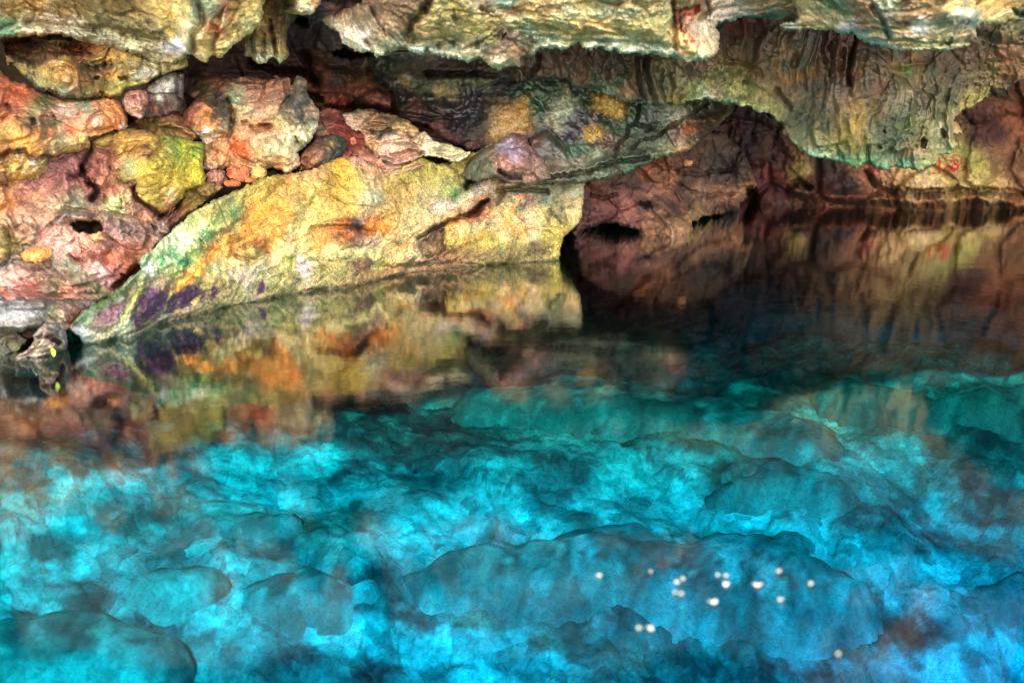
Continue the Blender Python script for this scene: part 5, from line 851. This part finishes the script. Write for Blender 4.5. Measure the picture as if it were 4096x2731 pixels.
# ------------------------------------------------------------------ pool bed and submerged boulders
PAL, MID, DRK = 'c4cc9c', '5c6a46', '343c2e'
BW = Rbf([[x * 1000, y * 1000, z] for x, y, z in ((-4, 4, -1.9), (-4, 8, -1.1), (-2, 4, -2.7), (-2, 7.5, -1.6), (0, 3.5, -3.5), (0, 8, -1.9), (0, 12, -1.7), (2, 5, -3.6), (3, 8, -2.0), (4, 12, -1.35),
    (1.5, 12, -1.6), (4, 5, -4.2), (5.5, 8, -2.6), (6, 11, -1.3), (8, 14, -1.4), (0, 15, -2), (-6, 6, -1.0), (8, 7, -3), (3.5, 3, -4.2), (-9, 8, -1), (11, 11, -1.6))])
def bedz(x, y): return np.clip(BW(x * 1000, y * 1000), -5.0, -.6)
def bed():
    ys = [1.2]
    while ys[-1] < 16.5: y = ys[-1]; ys.append(y + 5.2 * (y * y + 14) / (F * 3.6))
    ys = np.array(ys); xr = np.arange(-.78, .78, 6.5 / F)
    XR, YY = np.meshgrid(xr, ys); U = XR
    x, y = (XR * (YY + .8)).ravel(), YY.ravel()
    P = np.stack([x, y, bedz(x, y)], -1)
    P[:, 2] += relief(P * [1, 1, .6], dict(big=.20, facet=0, fine=.006, s=1.5), 303) - .1
    f1, f2, off, rr = worley(P * [1, 1, 0] / .9 + 3, 304)
    P[:, 2] += .09 * np.sqrt(np.clip(1 - (f1 / .62) ** 2, 0, 1)) * sm(rr[:, 1], .35, .7)
    f1, f2, off, rr2 = worley(P * [1, 1, 0] / .3 + 9, 305)
    P[:, 2] += .035 * np.sqrt(np.clip(1 - (f1 / .6) ** 2, 0, 1)) * sm(rr2[:, 1], .3, .7)
    u, v = proj(P)
    q = np.stack([u / 240, v / 90, 0 * u], -1); w1 = fbm(q, 5, 71, g=.62); w2 = fbm(q, 5, 97, g=.62)
    a, b = u + 210 * w1, v + 100 * w2
    cp = []
    for s_, c_ in ((BP, PAL), (BM, MID), (BD, DRK)): cp += [[x[0], x[1], c_] for x in pts(s_)]
    num = 0; den = 0
    for c in cp:
        w = 1 / ((a - c[0]) ** 2 + (2.0 * (b - c[1])) ** 2 + 2500) ** 1.5; num = num + w[:, None] * lin(c[2]); den = den + w
    C = num / den[:, None]
    n1 = fbm(P * [1, 1, .5] / .45, 5, 55, g=.68); n2 = sm(fbm(P * [1, 1, .5] / .25 + 4, 4, 56, g=.6), -.05, .3)
    C = C * (1 + 1.3 * n1[:, None]); C = C * (1 - .45 * n2[:, None]) + lin(PAL) * .35 * n2[:, None] + lin(DRK) * .1 * n2[:, None]
    n3 = sm(fbm(P * [1, 1, .5] / .8 + 8, 4, 57, g=.6), -.02, .32); C = C * (1 - .7 * n3[:, None]) + lin(DRK) * .7 * n3[:, None]
    C = C * (1 - sm(P[:, 1], 7.5, 10.5)[:, None] * np.array([0, .12, .5]))                  # greener film of algae in the back of the pool
    f1, f2, off, r3 = worley(P * [1, 1, 0] / .14 + 2, 311); f3 = worley(P * [1, 1, 0] / .34 + 6, 312)
    C = C * (.62 + .76 * r3[:, :1]) * (.7 + .6 * f3[3][:, :1]) * (1 - .35 * (1 - sm(f2 - f1, 0, .14))[:, None] * sm(r3[:, 1], .2, .6)[:, None])      # cobbles of different stone
    ny, nx = U.shape; i, j = np.meshgrid(np.arange(ny - 1), np.arange(nx - 1), indexing='ij'); i = i.ravel(); j = j.ravel()
    Q = np.stack([i * nx + j, i * nx + j + 1, (i + 1) * nx + j + 1, (i + 1) * nx + j], 1)
    link('pool_bed', mk('pool_bed', P, Q, np.clip(C * [.9, .92, .85], .01, .8)), M_BED, 'pale and dark rubble bed of the pool seen through turquoise water', kind='structure')
BP = """P 150,1080 250,1110 450,1130 120,1200 60,1290 300,1290 250,1310 620,1160 480,1060 1130,1140 1050,1190 1350,1170 1250,1200 950,1230 1130,1260 900,1250 1500,1200 1700,1190 1850,1210 1950,1270 2050,1290 1900,1260
 2000,1060 2040,1080 1980,970 2060,1010 1900,1000 2150,880 2080,870 2230,870 2300,890 1600,860 1700,850 1300,900 1450,860 1250,990 1350,1040 1150,1060 600,1400 660,1440 760,1480 550,1340 900,1500 1050,1520 1000,1480 850,1450
 700,1350 250,1400 2150,1520 2300,1500 1750,790 1900,770 2000,780 2200,790 2100,1380 1400,1100 1550,1110 830,1120 750,1050 60,1380 500,1290 1200,1500 2150,1180 2200,1300 1560,1050"""
BM = """P 1400,700 1600,720 1900,720 2200,730 1500,830 1750,870 800,1180 1500,1000 1650,1080 1800,1100 2100,1130 2250,1180 2200,1050 1500,940 1800,900 2000,900 1250,930 1400,1230 1600,1240 1800,1260 350,1200 700,1220 200,1450 100,1500 300,1520 1100,1420 1300,1480 1500,1520 1700,1480
 1900,1400 2000,1500 2300,1400 2250,1250 1500,790 1800,830 900,1020 1050,980 200,1000 400,1000 60,1150 1650,1000 1300,850"""
BD = """P 500,860 650,860 800,830 950,820 1050,840 400,900 550,920 700,940 850,920 1000,920 250,920 300,960 150,960 450,980 600,1000 50,900 100,1010 280,1010 800,980 950,990 1100,940 200,1030 1350,820 1250,800 1850,870 2000,930 2200,940 2250,960 1600,970 1750,950 1400,950 1150,1020 1050,1040 900,1060 800,1080 1100,1080 950,1090 400,1270 500,1250 450,1300
 850,1320 900,1400 950,1430 200,1400 60,1430 400,1450 700,1500 850,1540 1200,1340 1300,1350 1500,1350 1700,1330 1600,1400 1400,1420 1800,1380 1950,1350 2100,1250 2100,1450 1980,1450 2050,1440 1600,1540 1850,1540 1800,1040 1700,1000
 2150,1000 1900,1150 2050,1180 2300,1000 1050,900 900,880 250,1180 100,1260 620,1270 560,1220"""  # points beside the yellow slab paint shade into the bed colour
bed()
base = mk('g', [(-60, -20, -6.2), (60, -20, -6.2), (60, 40, -6.2), (-60, 40, -6.2)], [[0, 1, 2, 3]], np.tile(lin(MID), (4, 1)))
link('ground', base, M_BED, 'deep limestone ground under the pool', kind='structure')

def sunk(outline, label, seed, rise=.12, cols=('48523e', '363e2e', '5c664a', '363e2e', '76805a'), edge=90, step=6, pale=.32):
    """a sunken slab: its outline on the pool floor, the height of its top, its own relief and edges falling to the floor"""
    o = np.array([q[:2] for q in pts(outline)]); z = np.full(len(o), -2.0)
    for k in range(12): W = at_z(o[:, 0], o[:, 1], z); z = .5 * z + .5 * bedz(W[:, 0], W[:, 1])
    O = W[:, :2]; st = step * .0016 * O[:, 1].mean() * .85; m = .3
    xs = np.arange(O[:, 0].min() - m, O[:, 0].max() + m, st); ys = np.arange(O[:, 1].min() - m, O[:, 1].max() + m, st)
    U, V = np.meshgrid(xs, ys); q = np.stack([U / .6, V / .6, 0 * U + seed], -1)
    ju, jv = U + .22 * fbm(q, 3, 5, g=.45), V + .22 * fbm(q, 3, 6, g=.45)
    e = seg_d(ju, jv, O.tolist(), True); keep = e > 0
    qk = keep[:-1, :-1] & keep[1:, :-1] & keep[:-1, 1:] & keep[1:, 1:]; used = np.zeros(U.shape, bool)
    for a in (0, 1):
        for b in (0, 1): used[a:U.shape[0] - 1 + a, b:U.shape[1] - 1 + b] |= qk
    idx = np.full(U.shape, -1); idx[used] = np.arange(used.sum()); u, v, ee = U[used], V[used], e[used]
    tv = np.clip((v - O[:, 1].min()) / np.ptp(O[:, 1]), 0, 1)              # 0 at the near edge, 1 at the far edge
    w = np.minimum(edge / 130 * (.35 + 1.6 * (1 - tv)), .5 * e.max() + .1); t = np.clip(1 - ee / w, 0, 1)
    P = np.stack([u, v, bedz(u, v) - .22 + (rise * (.55 + .6 * tv) + .22) * (tv * np.sqrt(np.maximum(1 - t * t, 0)) + (1 - tv) * sm(1 - t, 0, 1))], -1)
    P[:, 2] += relief(P * [1, 1, .6], dict(big=.14, facet=.012, fine=.006, s=1.5, crack=.1), seed) * sm(ee, -.05, .25)
    i, j = np.nonzero(qk); Q = np.stack([idx[i, j], idx[i, j + 1], idx[i + 1, j + 1], idx[i + 1, j]], 1)
    n1 = fbm(P / .5 + seed, 5, seed, g=.68); h = np.clip(fbm(P / .7, 4, seed + 3, g=.6) * 2.2 + .5, 0, .999) * (len(cols) - 1)
    CL = np.array([lin(x) for x in cols]); k = h.astype(int); f = sm(h - k, .3, .7)[:, None]; C = CL[k] * (1 - f) + CL[k + 1] * f
    n2 = pale * sm(fbm(P * [1, 1, .5] / .28 + 4, 5, seed + 8, g=.7), .05, .25)[:, None]
    C = np.clip((C * (1 + 1.0 * n1[:, None])) * (1 - n2) + lin(PAL) * n2, .01, .8)
    mm = ((1 - sm(ee + .35 * fbm(P / .4, 4, seed + 40, g=.6), -.05, .6)) * (1 - .65 * tv))[:, None]          # edge colour fades to the bed tone, softening the outline
    C = C * (1 - mm) + mm * np.clip(lin('89936a') * (1 + 1.2 * n1[:, None]), .02, .8)
    r3 = worley(P * [1, 1, 0] / .14 + 2, 311)[3]; r4 = worley(P * [1, 1, 0] / .34 + 6, 312)[3]
    C = C * (.66 + .6 * r3[:, :1]) * (.62 + .6 * r4[:, :1])
    C = C * (1 - sm(P[:, 1], 7.5, 10.5)[:, None] * np.array([0, .12, .5]))
    E = np.concatenate([Q[:, [0, 1]], Q[:, [1, 2]], Q[:, [2, 3]], Q[:, [3, 0]]]); key = np.sort(E, 1); kk = key[:, 0].astype(np.int64) * (len(P) + 1) + key[:, 1]
    un, first, cnt = np.unique(kk, return_index=True, return_counts=True); B = E[first[cnt == 1]]; rim = np.unique(B)
    pos = np.full(len(P), -1); pos[rim] = np.arange(len(rim)); cen = P[rim].mean(0)
    N = P[rim].copy(); N[:, 2] -= .4
    Q2 = np.stack([B[:, 1], B[:, 0], len(P) + pos[B[:, 0]], len(P) + pos[B[:, 1]]], 1)
    link('submerged_boulder', mk('submerged_boulder', np.r_[P, N], np.r_[Q, Q2], np.r_[C, C[rim]]), M_BED, label, 'boulder')
sunk("S 1700,1020 1900,990 2246,960 T 150,930 280,905 460,903 600,915 780,935 900,910 1080,898 1220,915 1400,965 1310,992 1480,1020 1560,1060 1610,1120 1620,1200 1700,1240 1650,1350 1450,1440 1150,1500 700,1440 450,1350 330,1400 150,1360 S 2150,1330 1900,1290 1800,1210 1700,1110", 'widest sunken slab, dark blue, in the lower middle of the pool', 401, rise=.26, pale=.35)
sunk("S -300,1240 60,1215 200,1225 330,1240 450,1270 560,1290 700,1320 830,1370 870,1450 820,1650 -300,1750", 'dark sunken boulder in the bottom left corner', 402)
sunk("S 420,1180 540,1090 680,1050 800,1060 960,1085 1010,1180 900,1235 700,1235 560,1205", 'small dark blue sunken boulder right of the pale rubble at the left edge', 404, edge=60)
sunk("S 740,920 800,850 950,805 1150,820 1330,850 1385,920 1250,965 1050,1005 900,1050 780,1010", 'sunken green boulder just below the reflected stalactite tips', 403, edge=60)
sunk("S 960,1090 1100,1055 1300,1060 1500,1080 1700,1120 1720,1230 1560,1330 1300,1400 1080,1360 990,1250", 'rounded sunken boulder left of the widest slab', 408, edge=80, pale=.9)
sunk("T 20,235 300,185 600,250 800,285 1000,300 1250,320 1450,400 1520,520 1570,640 1500,672 1350,632 1150,590 900,560 700,520 500,470 250,440 60,410 -250,400 -300,300", 'broad dark teal sunken boulder in the middle of the pool', 405, cols=('4c5844', '40503a', '606c54', '40503a'), pale=.4, edge=110)
sunk("T -700,230 -500,160 -300,150 -120,190 -60,260 -200,330 -450,340 -650,300", 'sunken boulder under the reflection of the yellow slab', 409, edge=70, pale=.2)
sunk("T 900,650 1200,600 1500,690 1600,760 1500,830 1200,810 900,790 800,720", 'low sunken slab right of the middle of the pool', 411, edge=60)
sunk("T 1250,250 1480,215 1700,280 1850,310 2050,290 2400,290 2500,420 2400,560 2150,510 1950,440 1650,410 1400,370", 'dark sunken boulder near the right edge, past the pale gravel', 406, edge=80, pale=.3)
sunk("K 830,770 1000,750 1150,752 1400,770 1800,790 2000,830 2500,900 2500,990 2000,985 1700,970 1400,930 1100,905 850,870 760,820", 'long flat sunken ledge on the near side of the dark cleft', 407, cols=('8c907c', 'a0a48c', '6c7060', '9c9c84'), edge=50, step=5, rise=.15)
sunk("K 840,715 1000,700 1300,715 1700,755 2100,780 2600,815 2600,860 2200,840 1900,805 1500,760 1150,742 900,740", 'thin sunken ledge on the far side of the dark cleft', 412, cols=('7c8070', '6c7060', '8c907c', '6c7060'), edge=40, step=4, rise=.15)
sunk("T 1750,1200 1900,1100 2100,1070 2500,1060 2500,1400 2200,1380 1950,1330 1800,1280", 'deep blue sunken boulder towards the bottom right', 410, edge=80, pale=.2)

# glints of light on the pool, each modelled as a small pale curled flake
M_GLINT = plain('glint_flake', (.24, .24, .19), .6)
def glints():
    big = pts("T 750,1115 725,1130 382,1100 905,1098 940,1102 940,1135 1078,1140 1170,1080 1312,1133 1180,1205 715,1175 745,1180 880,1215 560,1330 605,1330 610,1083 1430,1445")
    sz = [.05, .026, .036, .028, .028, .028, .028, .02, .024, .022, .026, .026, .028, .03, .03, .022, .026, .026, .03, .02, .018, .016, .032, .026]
    lab = {0: 'largest glint, modelled as a pale flake, in the middle of the cluster on the water', 2: 'pale yellow glint, modelled as a flake, at the left end of the cluster', 16: 'lone glint, modelled as a pale flake, below right of the cluster'}
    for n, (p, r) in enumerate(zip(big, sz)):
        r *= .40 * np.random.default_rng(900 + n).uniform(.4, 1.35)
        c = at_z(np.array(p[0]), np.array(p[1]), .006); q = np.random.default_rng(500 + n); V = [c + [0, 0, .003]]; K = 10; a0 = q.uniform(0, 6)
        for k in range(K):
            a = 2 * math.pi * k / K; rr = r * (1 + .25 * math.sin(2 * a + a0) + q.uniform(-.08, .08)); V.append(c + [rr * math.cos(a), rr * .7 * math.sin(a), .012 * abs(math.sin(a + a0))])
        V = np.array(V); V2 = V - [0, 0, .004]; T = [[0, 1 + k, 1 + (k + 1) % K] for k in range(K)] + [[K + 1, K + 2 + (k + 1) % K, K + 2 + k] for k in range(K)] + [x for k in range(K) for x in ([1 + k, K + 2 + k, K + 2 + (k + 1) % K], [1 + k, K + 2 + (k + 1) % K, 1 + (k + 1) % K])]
        link('modelled_glint', mk('modelled_glint', np.r_[V, V2], T), M_GLINT, lab.get(n, 'small glint, modelled as a pale flake, on the blue water over the sunken slabs'), 'glint', group='glints on the pool, modelled as pale flakes')
glints()

# ------------------------------------------------------------------ water: one closed body, absorbing
def water():
    xs = np.concatenate([[-60], np.arange(-14, 14.01, .25), [60]]); ys = np.concatenate([[-20], np.arange(0, 18.01, .25), [40]])
    nx, ny = len(xs), len(ys); X, Yv = np.meshgrid(xs, ys)
    T = np.stack([X.ravel(), Yv.ravel(), 0 * X.ravel()], -1); B = T.copy(); B[:, 2] = -8
    i, j = np.meshgrid(np.arange(ny - 1), np.arange(nx - 1), indexing='ij'); i = i.ravel(); j = j.ravel()
    q = np.stack([i * nx + j, i * nx + j + 1, (i + 1) * nx + j + 1, (i + 1) * nx + j], 1); N = nx * ny
    S = []
    for k in range(nx - 1): S += [[k, N + k, N + k + 1, k + 1], [N - nx + k, N - nx + k + 1, 2 * N - nx + k + 1, 2 * N - nx + k]]
    for k in range(ny - 1): S += [[k * nx, (k + 1) * nx, N + (k + 1) * nx, N + k * nx], [k * nx + nx - 1, N + k * nx + nx - 1, N + (k + 1) * nx + nx - 1, (k + 1) * nx + nx - 1]]
    me = mk('water', np.r_[T, B], np.concatenate([q, q[:, ::-1] + N, np.array(S)]))
    m = bpy.data.materials.new('pool_water'); m.use_nodes = True; nt = m.node_tree; N_ = nt.nodes; L = nt.links; N_.clear()
    out = N_.new('ShaderNodeOutputMaterial'); mix = N_.new('ShaderNodeMixShader'); tr = N_.new('ShaderNodeBsdfTransparent'); gl = N_.new('ShaderNodeBsdfAnisotropic')
    gl.distribution = 'GGX' if hasattr(gl, 'distribution') else gl.distribution
    gl.inputs['Roughness'].default_value = WROUGH; gl.inputs['Anisotropy'].default_value = 0.0
    tg = N_.new('ShaderNodeCombineXYZ'); tg.inputs[1].default_value = 1.0; L.new(tg.outputs[0], gl.inputs['Tangent'])
    ge = N_.new('ShaderNodeNewGeometry')
    dt = N_.new('ShaderNodeVectorMath'); dt.operation = 'DOT_PRODUCT'; L.new(ge.outputs['Incoming'], dt.inputs[0]); L.new(ge.outputs['Normal'], dt.inputs[1])
    def mth(op, a, b=0.0):
        n = N_.new('ShaderNodeMath'); n.operation = op
        for k, x in enumerate((a, b)):
            if hasattr(x, 'links'): L.new(x, n.inputs[k])
            else: n.inputs[k].default_value = x
        return n.outputs[0]
    fr = mth('MINIMUM', .93, mth('ADD', mth('MULTIPLY', mth('POWER', mth('SUBTRACT', 1.0, mth('ABSOLUTE', dt.outputs['Value'])), WPOW), 2.0), WF0))   # the same seen from above and from below
    mp = N_.new('ShaderNodeMapping'); mp.inputs['Scale'].default_value = (1.0, 1.6, 1); L.new(ge.outputs['Position'], mp.inputs['Vector'])
    n1 = N_.new('ShaderNodeTexNoise'); n1.inputs['Scale'].default_value = 2.2; n1.inputs['Detail'].default_value = 3; n1.inputs['Roughness'].default_value = .55
    n2 = N_.new('ShaderNodeTexNoise'); n2.inputs['Scale'].default_value = 22; n2.inputs['Detail'].default_value = 2
    L.new(mp.outputs[0], n1.inputs['Vector']); L.new(mp.outputs[0], n2.inputs['Vector'])
    b1 = N_.new('ShaderNodeBump'); b1.inputs['Strength'].default_value = 1; b1.inputs['Distance'].default_value = WB1; L.new(n1.outputs['Fac'], b1.inputs['Height'])
    b2 = N_.new('ShaderNodeBump'); b2.inputs['Strength'].default_value = 1; b2.inputs['Distance'].default_value = WB2; L.new(n2.outputs['Fac'], b2.inputs['Height']); L.new(b1.outputs[0], b2.inputs['Normal'])
    L.new(b2.outputs[0], gl.inputs['Normal'])
    L.new(fr, mix.inputs['Fac']); L.new(tr.outputs[0], mix.inputs[1]); L.new(gl.outputs[0], mix.inputs[2]); L.new(mix.outputs[0], out.inputs['Surface'])
    ab = N_.new('ShaderNodeVolumeAbsorption'); ab.inputs['Color'].default_value = ABC; ab.inputs['Density'].default_value = ABD
    L.new(ab.outputs[0], out.inputs['Volume'])
    link('water', me, m, 'still clear turquoise pool water reflecting the rocks', kind='structure')
WROUGH, WB1, WB2, WF0, WPOW = .06, .0015, .0002, .010, 4.6
ABC, ABD = (.0, .765, .90, 1), 1.13
water()

# ------------------------------------------------------------------ light
SUN_EL, SUN_AZ = 42, 176                              # azimuth from +Y towards +X: behind the viewer, under the roof's added lip onto the pool
w = bpy.data.worlds.new('World'); scene.world = w; w.use_nodes = True
sky = w.node_tree.nodes.new('ShaderNodeTexSky'); sky.sky_type = 'NISHITA'; sky.sun_disc = False
sky.sun_elevation = R(SUN_EL); sky.sun_rotation = R(SUN_AZ); sky.dust_density = 2.5; sky.ozone_density = .4; sky.air_density = .8
bg = w.node_tree.nodes['Background']; bg.inputs['Strength'].default_value = .15
w.node_tree.links.new(sky.outputs[0], bg.inputs['Color'])
ld = bpy.data.lights.new('sun', 'SUN'); ld.energy = 2.0; ld.angle = R(.5); ld.color = (1, .97, .92)
lo = bpy.data.objects.new('sun', ld); col.objects.link(lo)
el, az = R(SUN_EL), R(SUN_AZ)
sd = Vector((math.cos(el) * math.sin(az), math.cos(el) * math.cos(az), math.sin(el)))
lo.rotation_euler = sd.to_track_quat('Z', 'Y').to_euler()

cam = bpy.data.cameras.new('camera'); co = bpy.data.objects.new('camera', cam); col.objects.link(co)
co.location = (0, 0, HC); co.rotation_euler = (R(90) - PITCH, 0, 0)
cam.lens = 35; cam.sensor_width = 36; cam.clip_start = .05; cam.clip_end = 500
cam.dof.use_dof = True; cam.dof.focus_distance = 9.8; cam.dof.aperture_fstop = .85
scene.camera = co
scene.render.resolution_x, scene.render.resolution_y = 1024, 682
vs = scene.view_settings; vs.view_transform = 'Standard'; vs.look = 'None'; vs.exposure = EXPO = 3.5; vs.gamma = 1
c = scene.cycles; c.use_denoising = True; c.use_guiding = True; c.use_surface_guiding = True; c.use_volume_guiding = False; c.guiding_training_samples = 48; c.use_light_tree = False; c.filter_width = 1.1; c.max_bounces = 8; c.diffuse_bounces = 4; c.glossy_bounces = 3; c.transparent_max_bounces = 12
c.caustics_reflective = False; c.caustics_refractive = False; c.sample_clamp_indirect = 6
